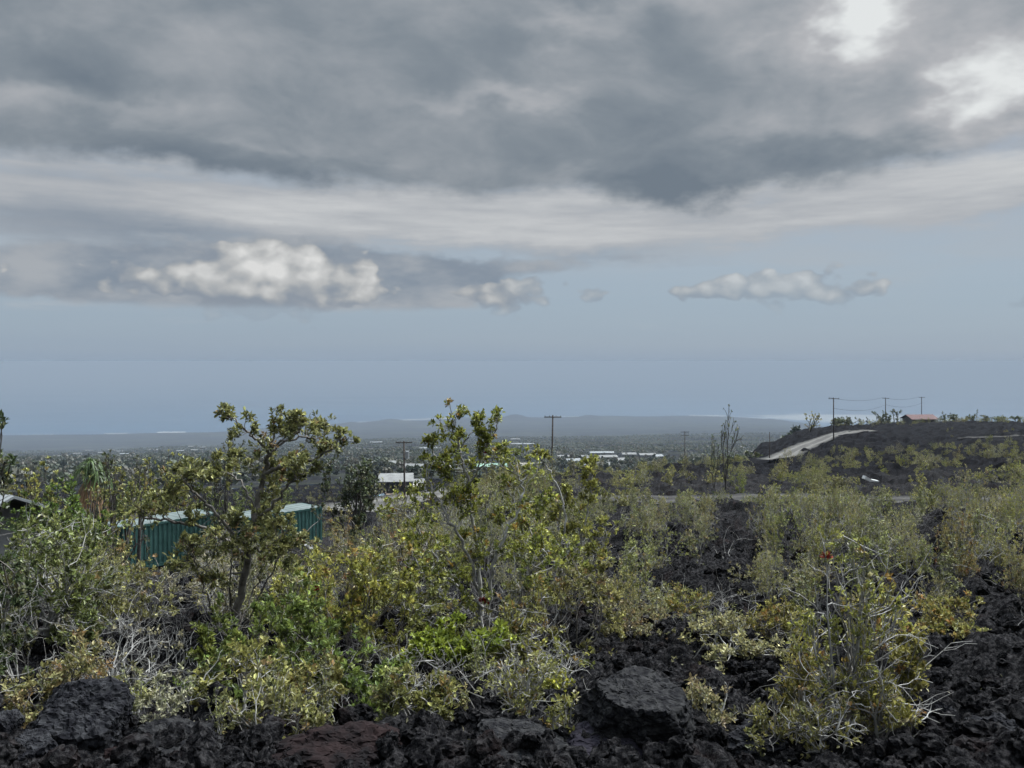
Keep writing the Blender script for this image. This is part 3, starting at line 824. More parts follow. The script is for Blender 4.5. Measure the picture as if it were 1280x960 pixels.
def make_shrub(seed, H, W, stems=4, maxl=3, pal='olive', leafL=.042, nleaf=12, bare=.25, dead_twigs=0, cfg=None, r0=.014, lean=.5, six=True, blossoms=0, rosettes_extra=1, trunk=False):
    """-> dict(branches=(V,F), foliage=(V,F,tint), blossom) for a plant of height H and width W, base at the origin"""
    rng = np.random.default_rng(seed)
    c = dict(CFG0); c.update(cfg or {})
    out, tips = [], []
    for s_ in range(stems):
        a = rng.uniform(0, 2 * math.pi); q = np.array([math.cos(a) * lean, math.sin(a) * lean, 1.0]) * 1.0
        q += rng.normal(0, .12, 3); q /= np.linalg.norm(q)
        p0 = np.array([math.cos(a), math.sin(a), 0]) * rng.uniform(0, .06) * (0 if trunk else 1) + np.array([0, 0, -.06])
        grow(rng, out, tips, p0, q, rng.uniform(.34, .5), r0 / H * rng.uniform(.8, 1.2), 0, maxl, c)
    allp = np.concatenate([b[0] for b in out])
    hz = np.percentile(allp[:, 2], 99.5); wx = np.percentile(np.abs(allp[:, :2]), 97)
    S = np.array([W * .5 / max(wx, .05), W * .5 / max(wx, .05), H / hz])
    out = [(b[0] * S, b[1] * H, b[2] * H, b[3]) for b in out]
    tips = [(t_[0] * S, t_[1]) for t_ in tips]
    keep = [t_ for t_ in tips if rng.random() > bare]
    ex = []
    for P, ra, rb, lvl in out:          # rosettes also along the outer twigs
        if lvl >= maxl - 1 and rng.random() < .55 * rosettes_extra:
            k = rng.integers(1, len(P)); d = P[k] - P[k - 1]; d /= np.linalg.norm(d) + 1e-9
            ex.append((P[k] + rng.normal(0, .015, 3), (d + rng.normal(0, .5, 3)) / 1.3))
    keep += ex
    res = {'tips': keep}
    if dead_twigs:
        tw = []
        for k in range(dead_twigs):
            P0 = out[rng.integers(len(out))][0]; p = P0[rng.integers(len(P0))].copy()
            grow(rng, tw, [], p, np.array([*rng.normal(0, .8, 2), rng.uniform(-.1, .8)]), H * rng.uniform(.14, .32), .0048, 2, 3, dict(c, wob=.15, rmin=.0022))
        out = out + tw
    res['branches'] = tubes(out)
    res['foliage'] = leaves(keep, rng, nleaf, leafL, pal, six=six) if keep and nleaf else None
    if blossoms:
        top = sorted(keep, key=lambda t_: -t_[0][2] + rng.normal(0, .2))[:blossoms]
        res['blossom'] = [blossom_mesh(rng, [t_[0] + t_[1] * .02], .034) for t_ in top]
    return res


def plant_objs(root, res, bark, leafm='leaf', names=('branches', 'foliage')):
    V, Fc = res['branches']
    link(names[0], mesh_np(names[0], V, Fc, [M[bark]], smooth=True), root)
    if res.get('foliage') is not None:
        V, Fc, c = res['foliage']
        link(names[1], mesh_np(names[1], V, Fc, [M[leafm]], tint=c), root)
    for V, Fc in res.get('blossom', []):
        link('blossom', mesh_np('blossom', V, Fc, [M['blossom']]), root)
    return root


def copy_thing(o, loc, rz, s, label, cat=None, group=None):
    c = o.copy(); COL.objects.link(c)
    c.location = loc; c.rotation_euler = (R.uniform(-.06, .06), R.uniform(-.06, .06), rz); c.scale = s
    c['label'] = label
    if group: c['group'] = group
    for ch in o.children:
        d = ch.copy(); COL.objects.link(d); d.parent = c
    return c


OCC = []      # occupied discs (x, y, r)
SHRUB_G = 'ohia shrubs growing out of the lava'


def hero(px, Y, toppy, wpx, label, seed, name='ohia_shrub', cat='shrub', group=SHRUB_G, bark='bark', dz=0.0, rz=0, **kw):
    p = at(px, Y); p.z += float(rough_z(np.array(p.x), np.array(p.y))) - .04 + dz
    H = (-(toppy - HY) / F * Y) - p.z
    W = wpx / F * Y
    root = empty(name, p, rz, label, cat, group)
    plant_objs(root, make_shrub(seed, H, W, **kw), bark)
    OCC.append((p.x, p.y, W * .45))
    return root


def traced_plant(name, px0, Y, limbs, label, cat, seed, bark, pal, leafL, nleaf, twig, maxl, blossoms=(), group=None, dens=1.0, cfg=None):
    """limbs: list of (points [(px, py, depth offset)], radius px start, end, where twigs start 0..1, twig length)"""
    rng = np.random.default_rng(seed)
    base = pt(*limbs[0][0][0][:2], Y)
    g = at(px0, Y); base = Vector((g.x, g.y, g.z + float(rough_z(np.array(g.x), np.array(g.y))) - .05))
    B = np.array(base)
    out, tips = [], []
    c = dict(CFG0); c.update(cfg or {})
    first = True
    for pts, ra, rb, t0, tl in limbs:
        Q = np.array([np.array(pt(a, b, Y + d)) - B for a, b, d in pts])
        if first: Q[0] = (0, 0, -.05); first = False
        n = len(Q); tt = np.linspace(0, n - 1, (n - 1) * 6 + 1)
        P = np.stack([np.interp(tt, np.arange(n), Q[:, k]) for k in range(3)], 1)
        kk = np.array([.25, .5, .25])
        for _ in range(3): P[1:-1] = P[:-2] * .25 + P[1:-1] * .5 + P[2:] * .25
        P[1:-1] += rng.normal(0, .012, P[1:-1].shape)
        out.append((P, ra * .68 / F * Y, rb * .6 / F * Y, 0))
        L = np.linalg.norm(np.diff(P, axis=0), axis=1).sum()
        m_ = int(L * (1 - t0) * 9 * dens) + 1
        for k in range(m_):
            u = t0 + (1 - t0) * (k + rng.random()) / m_
            f = u * (len(P) - 1); i = min(int(f), len(P) - 2); p = P[i] + (P[i + 1] - P[i]) * (f - i)
            d = P[i + 1] - P[i]; d /= np.linalg.norm(d) + 1e-9
            q = d * .5 + rng.normal(0, .8, 3) + np.array([0, 0, .35]); q /= np.linalg.norm(q)
            grow(rng, out, tips, p, q, tl * rng.uniform(.5, 1.1), .006, 3 - maxl + 1 if maxl < 3 else 1, 2 if maxl < 3 else 3, c)
        d = P[-1] - P[-3]; d /= np.linalg.norm(d)
        for k in range(3):
            q = d + rng.normal(0, .45, 3); q /= np.linalg.norm(q)
            grow(rng, out, tips, P[-1].copy(), q, tl * .8, .006, 2, 3, c)
    res = {'branches': tubes(out), 'foliage': leaves(tips, rng, nleaf, leafL, pal)}
    if blossoms:
        res['blossom'] = [blossom_mesh(rng, [np.array(pt(a, b, Y + d)) - B], .036) for a, b, d in blossoms]
    root = empty(name, base, 0, label, cat, group)
    plant_objs(root, res, bark, names=('branches', 'foliage'))
    return root


# ---- the two tall plants traced limb by limb
traced_plant('ohia_tree', 290, 9.2, [
    ([(288, 815, 0), (296, 770, .05), (308, 715, 0), (314, 670, -.1), (322, 625, 0), (332, 590, .1), (337, 562, 0)], 8.5, 4.5, .25, .22),
    ([(310, 700, 0), (280, 672, .2), (245, 655, .3), (205, 650, .3), (180, 648, .4)], 4.5, 2, .35, .20),
    ([(312, 690, 0), (268, 640, -.3), (240, 612, -.4), (228, 600, -.4)], 3.5, 1.6, .5, .18),
    ([(318, 655, 0), (350, 622, -.3), (368, 600, -.4), (372, 588, -.5)], 3.6, 1.6, .45, .18),
    ([(332, 592, 0), (358, 580, -.2), (385, 577, -.3), (418, 560, -.4), (422, 552, -.4)], 4, 1.4, .62, .12),
    ([(335, 570, 0), (352, 552, .2), (380, 545, .3), (392, 548, .3)], 3, 1.5, .3, .15),
    ([(336, 566, 0), (318, 548, -.2), (305, 536, -.2), (290, 523, -.2)], 3, 1.3, .3, .14),
    ([(336, 562, 0), (345, 540, .1), (350, 527, .1)], 2.5, 1.2, .3, .13),
    ([(336, 560, 0), (366, 545, -.1), (382, 530, -.2)], 2.5, 1.2, .3, .13),
    ([(322, 640, 0), (300, 600, .3), (283, 590, .4), (262, 600, .4)], 2.6, 1.2, .4, .16),
    ([(316, 690, 0), (345, 680, -.4), (372, 690, -.5)], 2.6, 1.2, .3, .2),
    ([(308, 715, 0), (270, 720, -.4), (235, 700, -.5)], 2.2, 1.0, .3, .2),
    ([(298, 800, 0), (325, 745, -.3), (346, 705, -.4), (356, 670, -.4)], 2.2, 1.0, .62, .16),
    ([(290, 810, 0), (266, 765, -.2), (250, 725, -.3), (240, 690, -.3)], 2.2, 1.0, .62, .16),
    ([(300, 780, 0), (318, 735, .3), (336, 690, .3), (345, 650, .3)], 2.0, 1.0, .65, .15),
    ([(296, 790, 0), (285, 740, -.4), (292, 700, -.5), (288, 665, -.5)], 2.0, 1.0, .65, .15),
], 'gnarled grey-trunked ohia tree standing in front of the teal containers, tallest of all', 'tree', 7, 'bark', 'tip', .054, 11, .2, 3, group=None, dens=1.1)
OCC.append((at(300, 9.2).x, 9.2, .7))

traced_plant('ohia_tree', 605, 8.6, [
    ([(606, 850, 0), (604, 800, 0), (600, 745, .1), (585, 690, .1), (562, 650, 0), (548, 625, 0), (535, 600, 0)], 4.5, 1.8, .2, .20),
    ([(604, 815, 0), (612, 745, -.1), (620, 690, -.1), (648, 640, 0), (655, 610, .1), (648, 595, .1)], 4.0, 1.8, .2, .22),
    ([(602, 770, 0), (598, 690, .2), (590, 640, .2), (584, 600, .2), (575, 565, .2), (568, 540, .2), (566, 522, .2)], 4.2, 1.4, .25, .13),
    ([(586, 608, .2), (600, 580, .1), (612, 550, .1), (622, 528, .1)], 2.2, 1.1, .35, .10),
    ([(590, 590, .2), (610, 578, .0), (622, 568, -.1)], 2, 1, .4, .10),
    ([(580, 590, .2), (560, 585, .3), (545, 572, .3), (540, 560, .3)], 2.2, 1.1, .4, .11),
    ([(576, 560, .2), (590, 540, .2), (598, 527, .2)], 1.7, 1, .5, .08),
    ([(608, 830, 0), (640, 770, -.4), (662, 720, -.5), (680, 690, -.5)], 3.2, 1.4, .4, .2),
    ([(606, 820, 0), (575, 770, -.5), (540, 730, -.6), (520, 700, -.6)], 3.2, 1.4, .35, .2),
    ([(604, 760, 0), (560, 720, .3), (520, 660, .4), (505, 640, .4)], 2.8, 1.2, .45, .18),
    ([(610, 800, 0), (660, 760, .3), (700, 720, .4), (706, 700, .4)], 2.8, 1.2, .45, .2),
], 'tall many-stemmed ohia tree with open dark green top and scarlet blossoms against the sea', 'tree', 23, 'bark_pale', 'tip', .046, 10, .2, 3,
    blossoms=[(609, 566, .05), (603, 751, -.45), (607, 754, -.4)], dens=1.05)
OCC.append((at(605, 8.6).x, 8.6, .6))

# ---- other plants close by, each grown for its own place
hero(350, 6.9, 742, 190, 'low spreading green ohia bush with a crimson flower under the gnarled tree', 31, stems=7, maxl=3, pal='deep', leafL=.05, nleaf=13, lean=.95, bare=.05, blossoms=1)
hero(285, 7.2, 772, 120, 'dense leafy green ohia bush at the foot of the gnarled trunk', 32, stems=6, maxl=3, pal='deep', leafL=.048, nleaf=13, lean=.8, bare=.05)
hero(440, 7.6, 690, 150, 'broad yellowish ohia bush between the two tall trees', 33, stems=6, maxl=3, pal='yellow', leafL=.05, nleaf=12, lean=.7, bare=.12, dead_twigs=8)
hero(520, 8.0, 708, 130, 'thin grey-stemmed ohia bush just left of the many-stemmed tree', 34, stems=5, maxl=3, pal='olive', leafL=.044, nleaf=11, lean=.6, bare=.2, dead_twigs=10, bark='bark_pale')
hero(435, 6.1, 800, 120, 'sprawling ohia bush over the red-brown boulder with pale crooked stems', 35, stems=6, maxl=3, pal='deep', leafL=.044, nleaf=11, lean=1.1, bare=.25, dead_twigs=12, bark='bark_pale')
hero(560, 6.6, 792, 115, 'bright lime green shrub with upright leafy shoots', 36, name='leafy_shrub', group=None, stems=12, maxl=2, pal='bright', leafL=.058, nleaf=15, lean=.55, bare=.0, rosettes_extra=1.6, bark='bark_pale', cfg=dict(wob=.08, up=.12, spread=.32))
hero(672, 6.3, 800, 110, 'nearly leafless tangle of silver stems between the lime green shrub and the flat-topped boulder', 37, name='bare_shrub', group='dry leafless shrubs', stems=8, maxl=3, pal='olive', leafL=.036, nleaf=8, lean=.6, bare=.8, rosettes_extra=.12, dead_twigs=30, bark='bark_pale')
hero(130, 7.0, 772, 170, 'bleached leafless thicket of grey twigs behind the largest boulder', 38, name='bare_shrub', group='dry leafless shrubs', stems=10, maxl=3, pal='grey', leafL=.036, nleaf=8, lean=.9, bare=.85, rosettes_extra=.1, dead_twigs=45, bark='bark_pale')
hero(60, 8.6, 640, 180, 'leggy ohia tree with silvery bare stems below a dark flat crown', 39, name='ohia_tree', cat='tree', group=None, stems=6, maxl=4, pal='green', leafL=.05, nleaf=10, lean=.5, bare=.35, dead_twigs=25, bark='bark_pale', r0=.03)
hero(25, 7.4, 700, 120, 'scraggly ohia bush with dead stems crossing the frame edge by the house', 40, stems=6, maxl=3, pal='dark', leafL=.05, nleaf=11, lean=.8, bare=.2, dead_twigs=24, bark='bark_pale')
hero(125, 9.4, 695, 130, 'loose olive ohia bush in front of the dark container end', 41, stems=5, maxl=3, pal='olive', leafL=.052, nleaf=11, lean=.7, bare=.2, dead_twigs=14, bark='bark_pale')
hero(60, 6.3, 808, 120, 'low rusty-leaved bush among dead twigs above the largest boulder', 42, stems=6, maxl=3, pal='rust', leafL=.04, nleaf=10, lean=.9, bare=.2, dead_twigs=16)
hero(-88, 6.0, 478, 158, 'dark-leaved tree reaching one ragged branch in from the frame edge', 43, name='ohia_tree', cat='tree', group=None, stems=3, maxl=4, pal='dark', leafL=.05, nleaf=10, lean=.35, bare=.1, bark='bark_dark', r0=.04)
hero(1062, 5.0, 676, 122, 'tall slender-stemmed ohia bush with a salmon flower and open pale stems', 44, stems=7, maxl=3, pal='olive', leafL=.032, nleaf=9, lean=.36, bare=.45, rosettes_extra=.7, dead_twigs=26, bark='bark_pale', blossoms=1, r0=.017, cfg=dict(up=.05, side=.45))
for ch_ in list(bpy.data.objects):
    if ch_.name.startswith('blossom') and ch_.parent and 'salmon' in ch_.parent.get('label', ''):
        ch_.data.materials[0] = M['salmon']
hero(1005, 5.4, 800, 60, 'thin upright ohia sapling left of the salmon-flowered bush', 45, stems=4, maxl=3, pal='olive', leafL=.034, nleaf=8, lean=.35, bare=.2, dead_twigs=6, bark='bark_pale')
hero(1112, 5.6, 735, 72, 'airy olive ohia sapling right of the salmon-flowered bush', 46, stems=4, maxl=3, pal='olive', leafL=.042, nleaf=10, lean=.4, bare=.15, dead_twigs=8, bark='bark_pale')
hero(1172, 8.3, 748, 105, 'rust-brown ohia bush on a leaning pale trunk above bare lava', 47, stems=5, maxl=3, pal='rust', leafL=.04, nleaf=12, lean=.75, bare=.05, dead_twigs=12)
hero(1155, 6.6, 862, 85, 'small mound of pale round-leaved shrub behind the upright lava crag', 48, name='leafy_shrub', group=None, stems=8, maxl=2, pal='pale', leafL=.05, nleaf=12, lean=.8, bare=.05, bark='bark_pale')
hero(915, 8.2, 776, 125, 'pale yellow-green bush spreading above the loose black rubble', 49, stems=8, maxl=3, pal='pale', leafL=.036, nleaf=10, lean=1.0, bare=.1, dead_twigs=14, bark='bark_pale')
hero(965, 8.8, 750, 90, 'upright golden-olive ohia bush behind the pale spreading one', 50, stems=5, maxl=3, pal='olive', leafL=.034, nleaf=10, lean=.55, bare=.1)
hero(790, 9.2, 756, 95, 'low straw-coloured bush on the slope above the flat-topped boulder', 51, stems=7, maxl=3, pal='rust', leafL=.034, nleaf=9, lean=.8, bare=.2, dead_twigs=16)
hero(715, 8.4, 705, 120, 'knotty olive ohia bush just right of the many-stemmed tree', 52, stems=5, maxl=3, pal='olive', leafL=.044, nleaf=11, lean=.6, bare=.15, dead_twigs=12)
traced_plant('ohia_shrub', 712, 10.4, [
    ([(712, 775, 0), (710, 720, 0), (708, 660, 0), (704, 628, .1), (692, 598, .1), (682, 582, .1), (674, 570, .1)], 2.6, 1.3, .97, .07),
    ([(711, 760, 0), (722, 700, .1), (735, 640, .1), (740, 600, .1), (738, 585, .1)], 2.4, 1.1, .35, .12),
    ([(712, 770, 0), (690, 720, -.2), (672, 680, -.3), (660, 655, -.3)], 2.4, 1.1, .3, .16),
    ([(710, 740, 0), (700, 690, .2), (698, 650, .3), (705, 625, .3)], 2.2, 1.0, .3, .14),
    ([(712, 770, 0), (742, 710, -.1), (758, 670, -.1)], 2.2, 1.0, .3, .16)],
    'wispy ohia bush topped by one long crooked bare shoot', 'shrub', 53, 'bark_pale', 'yellow', .05, 11, .15, 3, group=SHRUB_G, dens=1.2)
OCC.append((at(712, 10.4).x, 10.4, .5))
hero(450, 10.5, 645, 140, 'mixed green and rusty ohia bush in front of the village road', 54, stems=6, maxl=3, pal='rust', leafL=.045, nleaf=11, lean=.6, bare=.15, dead_twigs=10)
hero(278, 11, 690, 130, 'twiggy grey-green bush against the container wall', 55, stems=6, maxl=3, pal='grey', leafL=.04, nleaf=10, lean=.7, bare=.25, dead_twigs=20, bark='bark_pale')
hero(385, 9.8, 700, 120, 'lemon-tinted ohia bush right of the gnarled trunk', 56, stems=6, maxl=3, pal='yellow', leafL=.048, nleaf=12, lean=.7, bare=.1, dead_twigs=8)
hero(855, 10.2, 740, 80, 'small reddish-brown bush at the rim of the black lava gully', 57, stems=6, maxl=3, pal='rust', leafL=.032, nleaf=9, lean=.7, bare=.15, dead_twigs=8)
hero(1250, 8.6, 800, 60, 'little sprig of olive shrub alone on the bare lava by the frame edge', 58, stems=4, maxl=2, pal='pale', leafL=.04, nleaf=10, lean=.6, bare=.1)
hero(1235, 6.2, 880, 34, 'tiny green seedling in the black rubble by the frame edge', 59, name='leafy_shrub', group=None, stems=3, maxl=1, pal='bright', leafL=.034, nleaf=8, lean=.6, bare=0)

hero(310, 5.6, 815, 130, 'leafy olive bush with arching pale twigs above the brownish lava lump', 61, stems=6, maxl=3, pal='olive', leafL=.042, nleaf=10, lean=1.0, bare=.5, rosettes_extra=.6, dead_twigs=16, bark='bark_pale')
hero(400, 5.9, 830, 110, 'tangled ohia bush just left of the black lava spike', 62, stems=6, maxl=3, pal='yellow', leafL=.04, nleaf=10, lean=1.0, bare=.25, dead_twigs=20, bark='bark_pale')
hero(495, 6.0, 850, 70, 'small rust-leaved bush by the black lava spike', 63, stems=5, maxl=2, pal='rust', leafL=.036, nleaf=9, lean=.9, bare=.1, dead_twigs=14, bark='bark_pale')
hero(640, 7.4, 735, 110, 'ashy ohia bush rising behind the silver-stemmed tangle', 64, stems=6, maxl=3, pal='olive', leafL=.04, nleaf=10, lean=.6, bare=.2, dead_twigs=26, bark='bark_pale')
hero(1040, 4.7, 868, 95, 'low grassy-looking thicket at the base of the salmon-flowered bush', 65, name='bare_shrub', group='dry leafless shrubs', stems=9, maxl=3, pal='olive', leafL=.030, nleaf=7, lean=.7, bare=.75, rosettes_extra=.2, dead_twigs=34, bark='bark_pale')
hero(1092, 4.9, 830, 70, 'slim leafy shoots just right of the salmon-flowered bush base', 66, stems=6, maxl=3, pal='olive', leafL=.032, nleaf=8, lean=.45, bare=.5, rosettes_extra=.5, dead_twigs=26, bark='bark_pale')
hero(700, 5.9, 850, 50, 'sparse green sprig at the left end of the flat-topped boulder', 67, stems=4, maxl=2, pal='yellow', leafL=.036, nleaf=9, lean=.7, bare=.2, dead_twigs=10, bark='bark_pale')

hero(345, 5.05, 850, 120, 'low leafy ohia bush spilling onto the red-brown boulder', 68, stems=7, maxl=3, pal='olive', leafL=.038, nleaf=10, lean=1.1, bare=.45, rosettes_extra=.6, dead_twigs=16, bark='bark_pale')
hero(520, 5.3, 840, 80, 'dull olive bush with crooked pale stems at the lower edge of the lime green shrub', 69, stems=6, maxl=3, pal='olive', leafL=.036, nleaf=10, lean=.9, bare=.3, dead_twigs=22, bark='bark_pale')
hero(655, 5.3, 815, 80, 'spindly silver-stemmed shrub above the smooth-topped grey boulder', 70, name='bare_shrub', group='dry leafless shrubs', stems=8, maxl=3, pal='olive', leafL=.032, nleaf=9, lean=.5, bare=.7, rosettes_extra=.25, dead_twigs=26, bark='bark_pale')
hero(170, 5.4, 850, 60, 'small yellowing sprig between the two big boulders', 71, stems=4, maxl=2, pal='yellow', leafL=.036, nleaf=9, lean=.8, bare=.2, dead_twigs=8, bark='bark_pale')

hero(172, 10.4, 692, 85, 'half-bare grey bush before the lower corner of the darker container', 73, stems=6, maxl=3, pal='olive', leafL=.046, nleaf=10, lean=.6, bare=.5, rosettes_extra=.5, dead_twigs=22, bark='bark_pale')

hero(700, 4.75, 868, 60, 'scant twiggy sprig standing against the violet-black boulder', 74, stems=5, maxl=2, pal='olive', leafL=.032, nleaf=9, lean=.6, bare=.3, dead_twigs=14, bark='bark_pale')
hero(880, 5.4, 858, 70, 'sparse pale sprig rooted in the black rubble past the flat-topped boulder', 75, stems=6, maxl=2, pal='pale', leafL=.032, nleaf=9, lean=.8, bare=.3, dead_twigs=14, bark='bark_pale')
hero(960, 4.9, 872, 60, 'thin olive sprig at the lower edge beside the tall salmon-flowered bush', 76, stems=5, maxl=2, pal='olive', leafL=.032, nleaf=9, lean=.6, bare=.3, dead_twigs=12, bark='bark_pale')

# ---- prototypes for the wider scrub
PROTO = []
for k, (pal, H, W, st, ln, bare, dt, bk) in enumerate([
        ('olive', 1.7, 1.2, 6, .6, .08, 6, 'bark_pale'), ('pale', 1.5, 1.3, 7, .7, .05, 5, 'bark_pale'), ('grey', 1.3, 1.3, 8, .8, .12, 22, 'bark_pale'), ('rust', 1.4, 1.2, 6, .7, .06, 6, 'bark'),
        ('yellow', 1.7, 1.2, 5, .5, .06, 4, 'bark_pale'), ('green', 1.6, 1.3, 6, .6, .05, 4, 'bark'), ('pale', 2.3, 1.3, 5, .38, .1, 6, 'bark_pale'), ('olive', 1.1, 1.4, 8, 1.0, .06, 8, 'bark_pale'),
        ('grey', 1.9, 1.2, 5, .45, .25, 24, 'bark_pale'), ('olive', 2.4, 1.5, 4, .4, .05, 4, 'bark'), ('pale', 1.0, 1.5, 9, 1.1, .04, 8, 'bark_pale'), ('olive', 1.5, 1.2, 6, .6, .1, 10, 'bark_pale')]):
    res = make_shrub(100 + k, H, W, stems=st, maxl=3, pal=pal, leafL=(.034, .046, .038, .052, .040, .056, .036, .044, .034, .050, .038, .042)[k], nleaf=(15, 11, 13, 10, 14, 10, 13, 12, 12, 11, 14, 13)[k], lean=ln * .8, bare=bare, dead_twigs=dt // 2 + 1, six=False, rosettes_extra=1.1, r0=.013)
    PROTO.append((pal, H, W, res, bk))
PM = []
for pal, H, W, res, bk in PROTO:
    V, Fc = res['branches']; a = mesh_np('branches', V, Fc, [M[bk]], smooth=True)
    V2, F2, c2 = res['foliage']; b = mesh_np('foliage', V2, F2, [M['leaf']], tint=c2)
    PM.append((a, b))

BARE = [(920, 690, 34, 52), (905, 735, 50, 26), (757, 690, 24, 38), (700, 704, 22, 18), (200, 770, 60, 46), (1100, 745, 60, 20), (760, 850, 120, 60), (900, 880, 120, 70), (1210, 880, 90, 100), (1235, 765, 50, 36),
        (845, 690, 22, 30), (660, 690, 12, 14), (990, 690, 14, 28), (1170, 690, 24, 22), (1060, 830, 30, 20), (480, 720, 20, 14), (320, 700, 10, 12), (1030, 770, 30, 26), (885, 600, 34, 12), (835, 606, 26, 10),
        (1065, 600, 40, 16), (1150, 600, 60, 14), (1225, 590, 50, 18), (960, 605, 30, 10), (745, 610, 22, 12), (780, 596, 22, 10), (1130, 640, 16, 10), (735, 760, 26, 20)]


def bare_at(px, py):
    return any(((px - a) / c) ** 2 + ((py - b) / d) ** 2 < 1 for a, b, c, d in BARE)


PALWORD = {'olive': ['olive', 'dull olive', 'olive-green'], 'pale': ['pale straw-green', 'pale sage', 'faded green'], 'grey': ['grey twiggy', 'ashen', 'silver-grey'], 'rust': ['rust-tinged', 'brownish', 'russet'],
           'yellow': ['yellow-green', 'golden-green', 'mustard-green'], 'green': ['fresh green', 'mid-green', 'deep green']}
ORD = ['first', 'second', 'third', 'fourth', 'fifth', 'sixth', 'seventh', 'eighth', 'ninth', 'tenth', 'eleventh', 'twelfth', 'thirteenth', 'fourteenth', 'fifteenth', 'sixteenth', 'seventeenth', 'eighteenth', 'nineteenth', 'twentieth']
ORD += ['twenty-' + o for o in ORD[:9]] + ['thirtieth'] + ['thirty-' + o for o in ORD[:9]]


def zone(px, Y):
    """a place one can find"""
    if Y > 118: return 'on the hillside under the red roof' if px > 1000 else 'on the hillside along the hill road'
    if Y > 62: return ('behind the white metal scrap' if px > 1085 else 'below the pale hill road' if px > 900 else 'on the crest before the village' if px > 610 else 'beside the village road')
    if Y > 47.5: return 'along the gravel track, far side' if px > 560 else 'below the shipping containers'
    if Y > 38: return ('along the gravel track, hill end' if px > 900 else 'along the gravel track, near side') if px > 560 else 'in front of the containers'
    if Y > 26: return ('up behind the salmon-flowered bush' if px > 960 else 'up behind the black gully' if px > 740 else 'well behind the many-stemmed tree' if px > 470 else 'well behind the gnarled tree')
    if Y < 13: return 'near the rust-brown bush' if px > 1090 else 'around the pale yellow-green bush' if px > 860 else 'above the flat-topped boulder'
    return ('close behind the rust-brown bush' if px > 1090 else 'close behind the golden-olive bush' if px > 890 else 'beside the black gully' if px > 740 else 'close behind the many-stemmed tree' if px > 480 else 'close behind the gnarled tree')


def py_of(px, Y):
    return HY - F * gz((px - CX) / F * Y, Y) / Y


rp = random.Random(4)
cand = []
bands = [(8.5, 13, 28, .58), (12, 20, 66, .68), (20, 30, 72, .62), (30, 42, 44, .58), (46, 75, 38, 1.1), (75, 160, 36, 1.4)]
for y0, y1, cnt, sz in bands:
    got = tries = 0
    while got < cnt and tries < 9000:
        tries += 1
        Yd = math.sqrt(rp.uniform(y0 * y0, y1 * y1)); px = rp.uniform(-40, 1330)
        if Yd < 12 and (px < 690 or py_of(px, Yd) > 842): continue
        if px < 560 and Yd > 40: continue
        if px < 430 and Yd > 30: continue
        p = at(px, Yd); py = HY - F * p.z / Yd
        s_ = sz * rp.uniform(.7, 1.2)
        r_ = .62 * s_
        hp = 1.6 * s_ * F / Yd
        if bare_at(px, py - 6) or bare_at(px, py - .45 * hp) or bare_at(px, py - .8 * hp): continue
        tp = py - 1.75 * s_ * F / Yd
        if any(a < px < b_ and tp < c for a, b_, c in ((165, 245, 715), (335, 430, 680), (455, 545, 628), (690, 850, 592))): continue
        if perlin(p.x * (.75 if Yd < 30 else .3), p.y * (.55 if Yd < 30 else .16), 50) < (-.26 if Yd < 48 else -.3) and rp.random() < .9: continue
        if any((p.x - a) ** 2 + (p.y - b) ** 2 < (.62 * (r_ + c)) ** 2 for a, b, c in OCC): continue
        OCC.append((p.x, p.y, r_)); got += 1
        w = [3, 2.6, 1.2, 1.7, 2.4, 1.6, .8, 2, .6, .4, 1.8, 2.4] if px > 700 else [4, 1, 1.4, 2, 1.6, 2.4, .6, 2, 1.2, 1.2, .8, 2.4]
        k = rp.choices(range(len(PROTO)), w)[0]
        cand.append((px, Yd, p, k, s_))
used = {}
rows = {}
for c in cand:
    pal = PROTO[c[3]][0]; hgt = PROTO[c[3]][1] * c[4]
    size = 'tall' if hgt > 1.5 else 'low' if hgt < .8 else 'rounded' if PROTO[c[3]][2] > 1.25 else 'upright'
    key = (size, PALWORD[pal][c[3] % 3], zone(c[0], c[1]))
    rows.setdefault(key, []).append(c)
for (size, cw, zn), lst in rows.items():
    lst.sort(key=lambda c: c[0])
    for i, (px, Yd, p, k, s_) in enumerate(lst):
        lab = f'{size} {cw} shrub {zn}' if len(lst) == 1 else f'{ORD[i]} {size} {cw} shrub from the left, {zn}'
        z_ = p.z + float(rough_z(np.array(p.x), np.array(p.y))) - .05
        e_ = empty('ohia_shrub', (p.x, p.y, z_), rp.uniform(0, 6.28), lab, 'shrub', SHRUB_G)
        e_.scale = (s_ * rp.uniform(.65, .95), s_ * rp.uniform(.65, .95), s_ * rp.uniform(.85, 1.25))
        e_.rotation_euler = (rp.uniform(-.1, .1), rp.uniform(-.1, .1), rp.uniform(0, 6.28))
        link('branches', PM[k][0], e_); link('foliage', PM[k][1], e_)


def bake(items, protos, name, leafm, barkm):
    """many little plants as one mass"""
    Vs, Fs, Ts, Ms, b = [], [], [], [], 0
    for (p, k, s_, a) in items:
        (V1, F1), (V2, F2, c2) = protos[k]
        ca, sa = math.cos(a), math.sin(a); Rm = np.array([[ca, sa, 0], [-sa, ca, 0], [0, 0, 1]])
        for V, Fc, c, mi in ((V1, F1, None, 1), (V2, F2, c2, 0)):
            if not len(V): continue
            Vs.append(V @ Rm * s_ + np.array(p)); Fs.append(Fc + b); b += len(V)
            Ts.append(np.full((len(V), 3), .2) if c is None else c * R.uniform(.75, 1.2)); Ms.append(np.full(len(Fc), mi))
    me = mesh_np(name, np.concatenate(Vs), np.concatenate(Fs), [M[leafm], M[barkm]], np.concatenate(Ms), np.concatenate(Ts))
    return structure(link(name, me), 'stuff')


